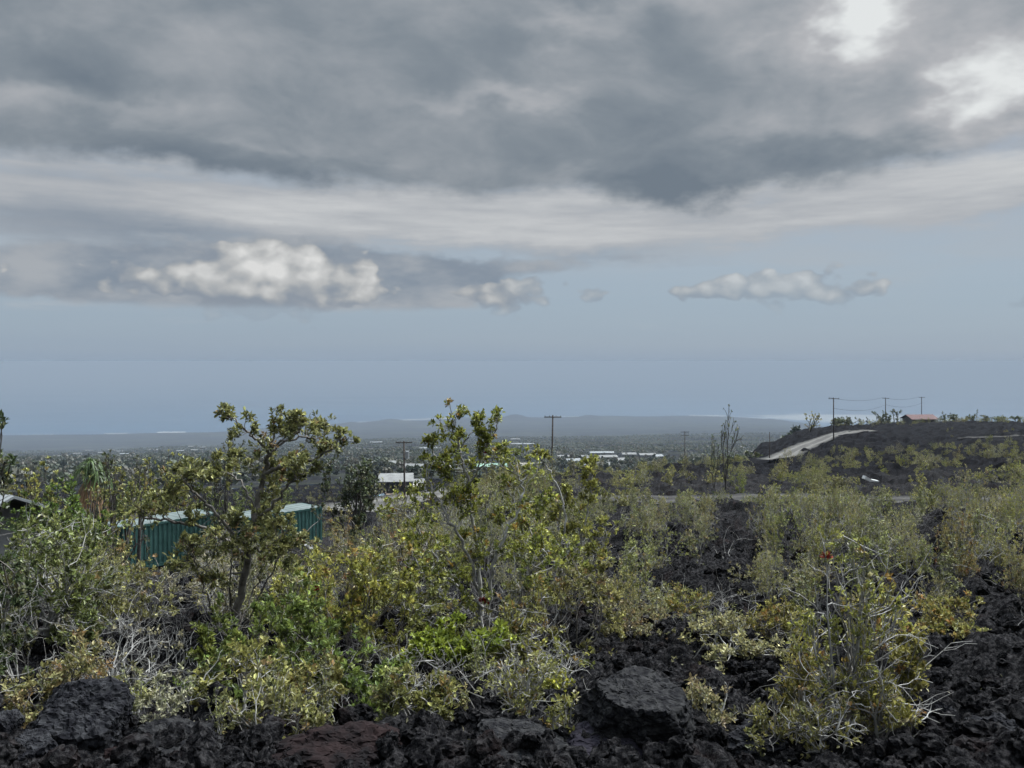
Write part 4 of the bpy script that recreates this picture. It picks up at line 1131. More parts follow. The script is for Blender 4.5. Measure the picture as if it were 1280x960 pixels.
# the rest of the scrub, small plants past counting
LOW = []
for k, (pal, H, W) in enumerate([('olive', 1.2, 1.2), ('pale', 1.1, 1.3), ('grey', .9, 1.3), ('rust', .9, 1.0), ('yellow', 1.2, 1.0), ('pale', 1.7, 1.2), ('grey', 1.3, 1.0), ('dark', 1.1, 1.4)]):
    r_ = make_shrub(200 + k, H, W, stems=4, maxl=2, pal=pal, leafL=.105, nleaf=9, lean=.8, bare=.0, six=False, rosettes_extra=2.0, dead_twigs=3, r0=.016)
    LOW.append((r_['branches'], r_['foliage']))
items = []
tries = 0
while len(items) < 1500 and tries < 60000:
    tries += 1
    Yd = math.exp(rp.uniform(math.log(24), math.log(300))); px = rp.uniform(-60, 1350)
    if rp.random() > (Yd / 300) ** .55 + .1: continue
    if px < 420 and 44 < Yd < 60: continue
    p = at(px, Yd); py = HY - F * p.z / Yd
    if bare_at(px, py - 3) or bare_at(px, py - 14): continue
    if Yd < 48 and rp.random() < .45: continue
    if 44.0 < Yd < 47.6 and px > 560 and rp.random() < .9: continue
    if px < 570 and 70 < Yd < 195 and px > 430: continue
    if 940 < px < 1005 and 100 < Yd < 170: continue
    if px > 930 and 158 < Yd < 245:
        if px < 1110 or rp.random() < .8: continue
    if px > 1020 and 200 < Yd < 268 and rp.random() < .75: continue
    if perlin(p.x * 4.4 / (4 + Yd * .8), p.y * 1.6 / (4 + Yd * .5), 50) < (.2 if Yd < 48 else -.18) and rp.random() < .93: continue
    z_ = p.z + float(rough_z(np.array(p.x), np.array(p.y))) - .05
    w = [3, 3, 2, .7, 1.2, 1.4, 2, .6] if px > 640 else [4, 1, 1.6, 1.2, 1, .8, 1.6, 3]
    items.append(((p.x, p.y, z_), rp.choices(range(8), w)[0], rp.uniform(.4, .9) * (1 if Yd < 60 else 1.15), rp.uniform(0, 6.3)))
for k in range(75):
    Yd = rp.uniform(262, 292); px = rp.uniform(1045, 1335); p = at(px, Yd)
    items.append(((p.x, p.y, p.z - .1), rp.choices(range(8), [3, 2, 2, .5, .5, 1, 1, 4])[0], rp.uniform(.7, 1.9), rp.uniform(0, 6.3)))
for k in range(110):
    Yd = rp.uniform(40.0, 43.6) if rp.random() < .7 else rp.uniform(46.5, 49); px = rp.uniform(640, 1340); p = at(px, Yd)
    if perlin(p.x * .25, Yd, 63) < -.15: continue
    items.append(((p.x, p.y, p.z + float(rough_z(np.array(p.x), np.array(p.y))) - .05), rp.choices(range(8), [3, 4, 2, .8, 1.2, 1, 1, .2])[0], rp.uniform(.4, .85), rp.uniform(0, 6.3)))
tries = n_hill = 0
while n_hill < 620 and tries < 20000:
    tries += 1
    Yd = math.sqrt(rp.uniform(58 ** 2, 175 ** 2)); px = rp.uniform(600, 1345)
    p = at(px, Yd); py = HY - F * p.z / Yd
    if 940 < px < 1005 and 100 < Yd < 170: continue
    if px > 940 and (py < 562 or (160 < Yd and px < 1110)): continue
    if any(((px - a) / c) ** 2 + ((py - b) / d) ** 2 < .5 for a, b, c, d in BARE): continue
    if perlin(p.x * .11, p.y * .07, 57) < -.12: continue
    n_hill += 1
    items.append(((p.x, p.y, p.z + float(rough_z(np.array(p.x), np.array(p.y))) - .05), rp.choices(range(8), [3, 4, 2, .7, 1.2, 1.6, 2, .4])[0], rp.uniform(.6, 1.35), rp.uniform(0, 6.3)))
bake(items, LOW, 'scrub', 'leaf_far', 'bark_pale')

# small upright seedlings and sprigs over the near slope
MINI = []
for k, (pal, H, W, bk) in enumerate([('olive', .7, .34, 0), ('pale', .6, .36, 0), ('yellow', .8, .32, 0), ('rust', .5, .36, 0), ('olive', .95, .4, 0), ('grey', .6, .44, 0), ('pale', .85, .36, 0)]):
    r_ = make_shrub(260 + k, H, W, stems=3 + k % 3, maxl=2, pal=pal, leafL=.042, nleaf=10, lean=.5, bare=.1, six=False, rosettes_extra=1.4, dead_twigs=3, r0=.009)
    MINI.append((r_['branches'], r_['foliage']))
items = []; tries = 0
while len(items) < 560 and tries < 30000:
    tries += 1
    Yd = math.exp(rp.uniform(math.log(4.6), math.log(44))) if rp.random() < .12 else math.sqrt(rp.uniform(9 ** 2, 43 ** 2)); px = rp.uniform(-40, 1340)
    p = at(px, Yd); py = HY - F * p.z / Yd
    if px < 560 and Yd > 24: continue
    if bare_at(px, py - 3) or (bare_at(px, py - .5 * F / Yd) and rp.random() < .8): continue
    if Yd < 9 and (1130 < px or 700 < px < 880): continue
    items.append(((p.x, p.y, p.z + float(rough_z(np.array(p.x), np.array(p.y))) - .03), rp.choices(range(7), [3, 3, 2, 1.3, 3, 1.4, 3])[0], rp.uniform(.6, 1.25) * (1 if Yd > 9 else .55), rp.uniform(0, 6.3)))
bake(items, MINI, 'seedlings', 'leaf_far', 'bark_pale')

# dry grey undergrowth between the near plants
rng = np.random.default_rng(77)
br = []
n = 0
while n < 270:
    Yd = math.exp(rng.uniform(math.log(5.6), math.log(34))); px = rng.uniform(-60, 1340)
    p = at(px, Yd); py = HY - F * p.z / Yd
    if bare_at(px, py - 5) and rng.random() < .9: continue
    if px > 640 and Yd < 9 and rng.random() < .75: continue
    n += 1
    z_ = p.z + float(rough_z(np.array(p.x), np.array(p.y))) - .02
    for k in range(rng.integers(5, 10)):
        a = rng.uniform(0, 6.28); q = np.array([math.cos(a) * .8, math.sin(a) * .8, rng.uniform(.25, 1.4)]); q /= np.linalg.norm(q)
        grow(rng, br, [], np.array([p.x, p.y, z_]) + rng.normal(0, .12, 3) * (1, 1, 0), q, rng.uniform(.14, .38) * (1 if Yd < 14 else 1.5), .0040 * (1 if Yd < 12 else 1.4 if Yd < 20 else 2), 2, 3, dict(CFG0, wob=.2, rmin=.0022))
V, Fc = tubes(br)
structure(link('dry_undergrowth', mesh_np('dry_undergrowth', V, Fc, [M['bark_pale']], smooth=True)), 'stuff')

# fallen leaves and lichen scraps on the lava
P, q = [], []
for k in range(750):
    Yd = math.exp(rng.uniform(math.log(4.4), math.log(11))); px = rng.uniform(-40, 1320)
    if px > 700 and rng.random() < .7: continue
    p = at(px, Yd); z_ = p.z + float(rough_z(np.array(p.x), np.array(p.y))) + .012
    P.append((np.array([p.x, p.y, z_]), np.array([*rng.normal(0, 1, 2), .6]) / 1.5))
V, Fc, c = leaves(P, rng, 1, .036, 'grey', six=False, spread=(1.0, 1.6))
c = c * rng.uniform(.4, 1.0, (len(P), 1)).repeat(4, 0)
structure(link('leaf_litter', mesh_np('leaf_litter', V, Fc, [M['leaf_far']], tint=c)), 'stuff')

# ------------------------------------------------------------------ loose clinker
def ico(sub):
    import bmesh
    bm = bmesh.new(); bmesh.ops.create_icosphere(bm, subdivisions=sub, radius=1)
    V = np.array([v.co[:] for v in bm.verts]); Fc = np.array([[v.index for v in f.verts] for f in bm.faces]); bm.free()
    return V, Fc


I1, I2 = ico(1), ico(2)
shapes = []
for k in range(14):
    V, Fc = I2 if k < 7 else I1
    V = V * rng.uniform(.45, 1.2, (len(V), 1)) * rng.uniform(.6, 1.3, 3)
    shapes.append((V, Fc))
Vs, Fs, b = [], [], 0
for k in range(17000):
    Yd = math.exp(rng.uniform(math.log(3.9), math.log(30))); px = rng.uniform(-60, 1340)
    X_ = (px - CX) / F * Yd
    if perlin(X_ * .9, Yd * .9, 60) < -.15 and rng.random() < .7: continue
    z_ = gz(X_, Yd) + float(rough_z(np.array(X_), np.array(Yd)))
    s_ = min(.05, .009 * math.exp(rng.exponential(.5))) * (1 if Yd < 8 else 1.3 if Yd < 15 else 1.8)
    V, Fc = shapes[rng.integers(0, 7) if s_ * F / Yd > 5 else rng.integers(7, 14)]
    q = Matrix.Rotation(rng.uniform(0, 6.28), 3, Vector(rng.normal(0, 1, 3)))
    Vs.append((V * s_) @ np.array(q) + np.array([X_, Yd, z_ + s_ * .25])); Fs.append(Fc + b); b += len(V)
I3 = ico(3)
chunks = []
for k in range(8):
    V, Fc = I3
    V = V * (1 + .35 * np.array([mnoise.fractal(Vector(p * 1.6) + Vector((k * 9, 0, 0)), .8, 2.1, 5) for p in V]))[:, None]
    V = V + np.array([np.array(mnoise.noise_vector(Vector(p * 5) + Vector((k, 3, 0)))) * .20 for p in V])
    chunks.append(V * rng.uniform(.65, 1.3, 3))
for k in range(1500):
    Yd = math.exp(rng.uniform(math.log(4.0), math.log(22))); px = rng.uniform(-60, 1340); X_ = (px - CX) / F * Yd
    z_ = gz(X_, Yd) + float(rough_z(np.array(X_), np.array(Yd))); s_ = min(.085, rng.uniform(.022, .055) * math.exp(rng.exponential(.3))) * (1 if Yd < 8 else 1.35 if Yd < 13 else 1.7)
    q = Matrix.Rotation(rng.uniform(0, 6.28), 3, Vector(rng.normal(0, 1, 3)))
    Vs.append((chunks[k % 8] * s_) @ np.array(q) + np.array([X_, Yd, z_ + s_ * .3])); Fs.append(I3[1] + b); b += len(I3[0])
structure(link('lava_rubble', mesh_np('lava_rubble', np.concatenate(Vs), np.concatenate(Fs), [M['lava']])), 'stuff')


def boulder(px, py, w, h, Y, label, seed, m_='rock', flat=None, dep=None, jag=.10, tilt=(0, 0), cuts=11):
    """a lava block: random planes cut a rough solid; w, h in pixels, Y distance"""
    rg = np.random.default_rng(seed)
    V, Fc = ico(6)
    pl = rg.normal(0, 1, (cuts, 3)); pl /= np.linalg.norm(pl, axis=1, keepdims=True); dd = rg.uniform(.62, .95, cuts)
    if flat: pl[0] = np.array([flat[0], flat[1], 1.0]) / math.sqrt(1 + flat[0] ** 2 + flat[1] ** 2); dd[0] = .58
    rad = np.full(len(V), 1.05)
    for k in range(cuts):
        c = V @ pl[k]
        rad = np.where(c > .05, np.minimum(rad, dd[k] / np.maximum(c, .05)), rad)
    V2 = V * rad[:, None]
    nz = np.array([mnoise.fractal(Vector(p * 2.2) + Vector((seed, 0, 0)), .9, 2.1, 6) for p in V2])
    nf = np.array([mnoise.noise(Vector(p * 11) + Vector((0, seed, 0))) for p in V2])
    nf2 = np.array([abs(mnoise.noise(Vector(p * 23) + Vector((seed, seed, 0)))) for p in V2])
    V2 = V2 + V * (jag * nz - .02 * nf2)[:, None]
    V2 = V2 + np.array([np.array(mnoise.noise_vector(Vector(p * 7) + Vector((seed, 0, 3)))) * .050 + np.array(mnoise.noise_vector(Vector(p * 16) + Vector((0, seed, 3)))) * .030 + np.array(mnoise.noise_vector(Vector(p * 36)) ) * .016 for p in V2])
    ext = V2.max(0) - V2.min(0)
    W, Hh = w / F * Y, h / F * Y
    V2 = (V2 - (V2.max(0) + V2.min(0)) / 2) / ext * np.array([W, (dep or .9) * W, Hh])
    p = pt(px, py, Y)
    o = link('lava_boulder', mesh_np('lava_boulder', V2, Fc, [M[m_]], smooth=False), None, p)
    o.rotation_euler = (tilt[0], tilt[1], 0)
    # heavy things rest in the rubble
    return tag(o, label, 'boulder', 'lava boulders edging the road')


boulder(102, 912, 118, 118, 4.9, 'largest charcoal lava boulder with a sloping flat face, by the bleached twigs', 3, 'rock', (.25, -.55), jag=.07)
boulder(222, 944, 104, 76, 4.6, 'lichen-speckled lava boulder next to the largest one', 5, 'rock_pale', (.1, -.2), jag=.1)
boulder(787, 900, 150, 104, 4.75, 'flat-topped boulder with a pale rim overhanging a dark hollow', 8, 'rock_pale', (.04, -.13), .95, jag=.07)
boulder(790, 950, 180, 80, 4.55, 'violet-black boulder under the flat-topped one', 12, 'rock_purple', (.0, -.3), .9)
boulder(652, 944, 124, 66, 4.5, 'low grey boulder with a smooth worn top beside the dry silver stems', 14, 'rock_pale', (.1, -.25), jag=.06)
boulder(425, 958, 176, 88, 4.35, 'broad red-brown cinder boulder under the sprawling bush', 16, 'rock_red', None, .9, jag=.16)
boulder(5, 912, 42, 52, 4.9, 'dark knob of lava cut by the frame edge', 18, 'rock', None)
boulder(30, 948, 74, 60, 4.55, 'squat charcoal boulder in front of the dark knob', 20, 'rock', (0, -.3))
boulder(1168, 915, 70, 80, 5.3, 'upright jagged lava crag in front of the pale round-leaved shrub', 22, 'rock', None, .8, jag=.22)
boulder(350, 912, 62, 48, 5.3, 'brownish lava lump in the shade of the low green bush', 24, 'rock_red', None, jag=.16)
boulder(395, 908, 26, 60, 5.3, 'narrow dark lava stub beside the brownish lump', 26, 'rock', None, jag=.2)
boulder(448, 918, 18, 46, 5.1, 'thin black lava spike beside the sprawling bush', 28, 'rock', None, jag=.2)
boulder(950, 930, 90, 50, 5.0, 'rounded clinker block alone in the black rubble', 30, 'rock', None, jag=.22)
boulder(1240, 930, 90, 70, 5.0, 'knobbly clinker block close to the frame corner', 32, 'rock', None, jag=.24)
boulder(960, 872, 34, 30, 6.6, 'small round clinker ball above the rounded block', 34, 'rock', None, jag=.2)
boulder(150, 955, 60, 40, 4.45, 'small red-tinged stone wedged between the two big boulders', 36, 'rock_red', None, jag=.18)

# ------------------------------------------------------------------ trees standing further off
def mid_tree(px, Y, toppy, wpx, label, seed, pal='dark', name='bushy_tree', nleaf=9, leafL=.16, stems=4, maxl=3, bark='bark_dark', r0=.09, lean=.5, bare=.0, ex=1.8, group=None, cfg=None, zoff=0):
    p = at(px, Y); H = (-(toppy - HY) / F * Y) - p.z; W = wpx / F * Y
    root = empty(name, p, 0, label, 'tree', group)
    plant_objs(root, make_shrub(seed, H, W, stems=stems, maxl=maxl, pal=pal, leafL=leafL, nleaf=nleaf, lean=lean, bare=bare, six=False, rosettes_extra=ex, r0=r0, cfg=cfg), bark, 'leaf', names=('trunk', 'crown'))
    return root


mid_tree(448, 46, 578, 78, 'bushy dark green tree at the end of the teal containers', 301, 'dark', leafL=.15, nleaf=11, stems=6, lean=.55, maxl=4)
mid_tree(284, 52, 545, 52, 'feathery dark tree rising behind the containers, left of the gnarled crown', 302, 'dark', name='feathery_tree', nleaf=7, leafL=.16, stems=3, lean=.3, maxl=4, ex=1.0, bare=.15)
mid_tree(216, 60, 574, 84, 'rounded light green tree behind the containers', 303, 'yellow', nleaf=12, leafL=.2, stems=6, lean=.8)
mid_tree(258, 64, 604, 90, 'dark dense bush in front of the rounded light green tree', 304, 'deep', nleaf=11, leafL=.17, stems=6, lean=.8)
mid_tree(60, 45, 584, 66, 'yellow-green round bush behind the iron roof', 305, 'yellow', nleaf=12, leafL=.17, stems=6, lean=.8)
mid_tree(12, 46, 578, 60, 'bright green bush behind the upper edge of the iron roof', 306, 'yellow', nleaf=12, leafL=.17, stems=6, lean=.8)
mid_tree(78, 20, 610, 110, 'spreading leathery-leaved dark tree beside the iron roof', 307, 'deep', nleaf=11, leafL=.085, stems=5, lean=.7, maxl=4, r0=.06)
mid_tree(150, 32, 590, 66, 'mottled olive tree next to the shaggy strap-leaved tree', 308, 'olive', nleaf=10, leafL=.12, stems=4, lean=.6)
mid_tree(180, 62, 612, 110, 'dark spreading bush above the left end of the containers', 309, 'deep', nleaf=11, leafL=.17, stems=6, lean=.9, maxl=4)
mid_tree(138, 36, 566, 40, 'small round-headed dark tree touching the shaggy strap-leaved tree', 310, 'dark', nleaf=10, leafL=.12, stems=2, lean=.25)
mid_tree(172, 38, 574, 26, 'spindly dark tree with two leafy tufts left of the rounded light green tree', 311, 'dark', nleaf=9, leafL=.12, stems=2, lean=.2, bare=.1, ex=.8)
mid_tree(150, 66, 598, 80, 'deep green thicket showing over the roof of the darker container', 319, 'deep', nleaf=11, leafL=.19, stems=6, lean=.8)
mid_tree(330, 60, 590, 70, 'olive bush behind the gnarled tree', 312, 'green', nleaf=11, leafL=.18, stems=6, lean=.8)
mid_tree(500, 62, 641, 60, 'low green bush beside the foot of the transformer pole', 313, 'green', nleaf=11, leafL=.15, stems=6, lean=.9)
mid_tree(82, 24, 640, 70, 'grey-green bush crowding the iron-roofed house', 314, 'olive', nleaf=10, leafL=.09, stems=6, lean=.8)
mid_tree(92, 22, 668, 100, 'loose khaki bush in front of the dark container end', 315, 'olive', nleaf=9, leafL=.08, stems=6, lean=.8, bark='bark_pale')
mid_tree(905, 62, 511, 34, 'lone spindly dark tree rising above the ridge beside the hill road', 316, 'dark', name='spindly_tree', nleaf=6, leafL=.15, stems=2, lean=.10, maxl=3, r0=.07, bare=.25, ex=.5, cfg=dict(spread=.3, up=.06))
mid_tree(893, 60, 545, 26, 'short spindly dark sapling just left of the lone spindly tree', 317, 'dark', name='spindly_tree', nleaf=6, leafL=.13, stems=2, lean=.15, r0=.05, bare=.3, ex=.5)
mid_tree(1012, 238, 516, 22, 'small flat-topped tree alone on the ridge by the hill road', 318, 'olive', name='umbrella_tree', nleaf=9, leafL=.5, stems=3, maxl=2, lean=.55, r0=.16, ex=.6)
for i, (px, Yd, top, w, lab) in enumerate([(1099, 276, 515, 16, 'dark conical tree at the foot of the middle ridge pole'), (1120, 282, 512, 12, 'wispy tree at the gable end of the red roof'), (1109, 280, 520, 12, 'low dark bush between the ridge pole and the red roof'),
        (1183, 286, 516, 18, 'rounded dark bush at the far side of the red roof'), (1197, 284, 519, 14, 'squat bush next but one to the red roof'), (1215, 284, 519, 12, 'small bush on the skyline past the red-roofed house'),
        (1232, 285, 520, 12, 'dark boxy bush on the skyline'), (1250, 284, 521, 16, 'low wide bush far along the skyline'), (1220, 288, 512, 4, 'single thin sapling poking above the skyline'), (1060, 262, 522, 22, 'black bushy hump on the ridge where the hill road ends'),
        (1046, 258, 524, 14, 'little dark bush behind the nearest ridge pole'), (1022, 240, 525, 8, 'thin dark sapling beside the flat-topped tree'), (1270, 286, 521, 14, 'last low bush of the skyline by the frame edge'), (1083, 272, 522, 6, 'short spiky tree left of the conical tree'),
        (990, 200, 560, 16, 'olive bush beside the hill road bend'), (940, 190, 564, 20, 'dark bush on the left flank of the hill'), (925, 180, 570, 16, 'dark bush low on the left flank of the hill')]):
    mid_tree(px, Yd, top, w, lab, 330 + i, 'dark', nleaf=8, leafL=.55 if w > 8 else .3, stems=3 if w > 8 else 1, maxl=2, r0=.12 if w > 8 else .05, lean=.6 if w > 8 else .1, group='bushes and trees along the ridge')

# shaggy strap-leaved tree (drooping heads over a brown skirt)
p = at(113, 40); H = -(577 - HY) / F * 40 - p.z
root = empty('strap_leaved_tree', p, 0, 'shaggy tree with drooping strap leaves over a brown dead skirt', 'tree')
rg = np.random.default_rng(9)
mb = MB(); mb.tube([(0, 0, -.2), (.05, 0, H * .45), (0, .05, H * .9)], .17, .12, 8); mb.build('trunk', M['bark_dark'], root, smooth=True)


def strap(cx_, cy_, cz, n, L, dr, cols):
    V, Fc, T = [], [], []
    for k in range(n):
        a = rg.uniform(0, 6.28); e_ = rg.uniform(-.2, 1.3); d = np.array([math.cos(a) * math.cos(e_), math.sin(a) * math.cos(e_), math.sin(e_)])
        s_ = np.array([-math.sin(a), math.cos(a), 0]) * .045; l = L * rg.uniform(.7, 1.1); b = np.array([cx_, cy_, cz]); c = cols[rg.integers(len(cols))]
        prev = None
        for q in np.linspace(0, 1, 6):
            pos = b + d * l * q + np.array([0, 0, -dr * l * q * q]); w_ = s_ * (1.1 - q)
            i = len(V); V += [pos - w_, pos + w_]; T += [c, c]
            if prev is not None: Fc.append((prev, prev + 1, i + 1, i))
            prev = i
    return np.array(V), np.array(Fc), np.array(T)


Vs, Fs, Ts, b = [], [], [], 0
for hx, hy_, hz in ((0, 0, H), (-.35, .1, H * .93), (.4, -.1, H * .9), (.1, .3, H * .96)):
    V, Fc, T = strap(hx, hy_, hz, 60, .95, 1.15, [(.06, .09, .03), (.085, .12, .04), (.045, .065, .025)]); Vs.append(V); Fs.append(Fc + b); Ts.append(T); b += len(V)
link('crown', mesh_np('crown', np.concatenate(Vs), np.concatenate(Fs), [M['leaf']], tint=np.concatenate(Ts)), root)
V, Fc, T = strap(0, 0, H * .84, 130, 1.0, 2.2, [(.20, .12, .06), (.15, .09, .05), (.24, .16, .09)])
link('dead_skirt', mesh_np('dead_skirt', V, Fc, [M['leaf_far']], tint=T), root)

# ------------------------------------------------------------------ shipping containers
def container(p, rz, L, label, doors):
    Wd, Hc = 2.44, 2.59
    root = empty('shipping_container', p, rz, label, 'shipping container', 'teal shipping containers')
    def corr(n, L_):
        s_ = L_ / n; out = []
        for k in range(n):
            a = k * s_
            out += [(a, 0), (a + s_ * .35, 0), (a + s_ * .5, .04), (a + s_ * .85, .04)]
        return out + [(L_, 0)]
    mb = MB()
    n = int((L - .3) / .28)
    for y_, sg in ((0.02, 1), (Wd - .02, -1)):
        pr = [(x + .15, y_ + sg * d) for x, d in corr(n, L - .3)]
        mb.add([(x, y, .16) for x, y in pr] + [(x, y, Hc - .12) for x, y in pr], [(i, i + 1, len(pr) + i + 1, len(pr) + i) if sg > 0 else (i + 1, i, len(pr) + i, len(pr) + i + 1) for i in range(len(pr) - 1)])
    pr = [(L - .02 - d, y + .15) for y, d in corr(8, Wd - .3)]
    mb.add([(x, y, .16) for x, y in pr] + [(x, y, Hc - .12) for x, y in pr], [(i, i + 1, len(pr) + i + 1, len(pr) + i) for i in range(len(pr) - 1)])
    mb.build('wall_panels', M['teal'], root)
    mb = MB()
    for x_ in (0, L - .15):
        for y_ in (0, Wd - .15): mb.box(x_, x_ + .15, y_, y_ + .15, 0, Hc)
    for y_ in (0, Wd - .12):
        mb.box(.15, L - .15, y_, y_ + .12, 0, .16); mb.box(.15, L - .15, y_, y_ + .12, Hc - .12, Hc - .002)
    for x_ in (0, L - .12):
        mb.box(x_, x_ + .12, .15, Wd - .15, .0, .16); mb.box(x_, x_ + .12, .15, Wd - .15, Hc - .12, Hc - .002)
    mb.build('frame', M['teal'], root)
    mb = MB(); k = 24
    pr = [(.1 + (L - .2) * i / (k * 2), Hc + .006 + (.022 if (i // 2) % 2 else 0)) for i in range(k * 2 + 1)]
    mb.add([(x, .03, z) for x, z in pr] + [(x, Wd - .03, z) for x, z in pr], [(i, i + 1, len(pr) + i + 1, len(pr) + i) for i in range(len(pr) - 1)])
    mb.build('roof', M['roof_pale'], root)
    if doors:
        for y0 in (.16, Wd / 2 + .01):
            mb = MB(); mb.box(.01, .07, y0, y0 + Wd / 2 - .18, .17, Hc - .13)
            for zz in (.9, 1.75): mb.box(-.02, .012, y0 + .05, y0 + Wd / 2 - .25, zz, zz + .05)
            d = mb.build('door', M['teal_shaded'], root)
            for yy in (.25, .75):
                mb = MB(); mb.tube([(-.045, y0 + yy, .2), (-.045, y0 + yy, Hc - .16)], .02, .02, 6); mb.box(-.06, -.02, y0 + yy - .02, y0 + yy + .25, 1.1, 1.15)
                mb.build('lock_bar', M['metal'], d)
    else:
        mb = MB(); mb.box(.02, .06, .15, Wd - .15, .16, Hc - .12); mb.build('end_panel', M['teal_shaded'], root)
    return root


az_ = math.atan2(.785, .62)
c0 = Vector(((154 - CX) / F * 48, 48, -(660 - HY) / F * 48 - 2.59))
container(c0, az_, 6.06, 'teal corrugated shipping container with its dark door end showing', True)
c1 = c0 + Vector((.62, .785, 0)) * 7.2 + Vector((.785, -.62, 0)) * .9; c1.z -= .45
container(c1, az_ - .06, 6.06, 'brighter teal shipping container nearer the village road', False)
p = pt(372, 690, 53); p.z = gz(p.x, p.y) + .02
mb = MB(); mb.prism([(-.9, 0), (.9, 0), (.7, .35), (.2, .5), (-.5, .42)], 'y', -.5, .5)
tag(mb.build('sheet_pile', M['white'], None, (p.x, p.y, p.z)), 'pale heap of sheets lying against the brighter container', 'sheet pile')

# ------------------------------------------------------------------ houses
def gable_house(px, Y, W, D, Hw, rise, rz, wallm, roofm, label, windows=0, group=None, over=.5, z=None, name='house', door=False):
    p = at(px, Y)
    if z is not None: p.z = z
    root = empty(name, p, rz, label, 'house', group)
    mb = MB(); mb.prism([(-D / 2, -1.5), (D / 2, -1.5), (D / 2, Hw), (0, Hw + rise * D / (D + 2 * over) - .03), (-D / 2, Hw)], 'x', -W / 2, W / 2)
    w_ = mb.build('wall', M[wallm], root)
    mb = MB(); t_ = .09; sl = rise / (D / 2 + over)
    e0 = Hw - over * sl * 0 ; yb = D / 2 + over; zb = Hw + rise - sl * yb + .05; zt = Hw + rise + .05
    n = max(6, int(W * 2.2))
    for sg in (-1, 1):
        mb.prism([(sg * yb, zb), (0, zt), (0, zt + t_), (sg * yb, zb + t_)] if sg > 0 else [(0, zt), (sg * yb, zb), (sg * yb, zb + t_), (0, zt + t_)], 'x', -W / 2 - over, W / 2 + over)
        if n < 90:
            for k in range(n):          # standing ribs of the roof sheets
                x_ = -W / 2 - over + (k + .5) * (W + 2 * over) / n
                mb.prism([(sg * yb, zb + t_), (0, zt + t_), (0, zt + t_ + .035), (sg * yb, zb + t_ + .035)], 'x', x_ - .03, x_ + .03)
    mb.build('roof', M[roofm], root)
    for k in range(windows):
        x_ = -W / 2 + (k + .5) * W / windows
        mb = MB(); mb.box(x_ - .6, x_ + .6, -D / 2 - .03, -D / 2 + .02, Hw * .42, Hw * .82)
        g_ = mb.build('window', M['glass'], root)
        mb = MB()
        for a, b_, c_, d_ in ((x_ - .68, x_ - .6, Hw * .4, Hw * .84), (x_ + .6, x_ + .68, Hw * .4, Hw * .84)): mb.box(a, b_, -D / 2 - .06, -D / 2 + .01, c_, d_)
        mb.box(x_ - .6, x_ + .6, -D / 2 - .06, -D / 2 + .01, Hw * .4, Hw * .42); mb.box(x_ - .6, x_ + .6, -D / 2 - .06, -D / 2 + .01, Hw * .82, Hw * .84)
        mb.build('window_frame', M['white'], g_)
    return root


# iron-roofed house cut by the frame on the left
Yh = 31
gz_ = -(612 - HY) / F * Yh
gable_house(-52, Yh, 6.5, 6.5, 2.7, 1.7, math.radians(-32), 'greywall', 'roof_iron', 'house with a pale ribbed iron roof cut by the frame edge', 2, z=gz_ - 4.45, over=.6)
# red-roofed house on the ridge
ph = at(1148, 300)
gable_house(1149, 296, 9.0, 6, 1.9, 1.5, math.radians(8), 'greywall', 'red_roof', 'low house with a red roof on the ridge skyline', 3, z=-(529.5 - HY) / F * 296 - .3, over=.7)

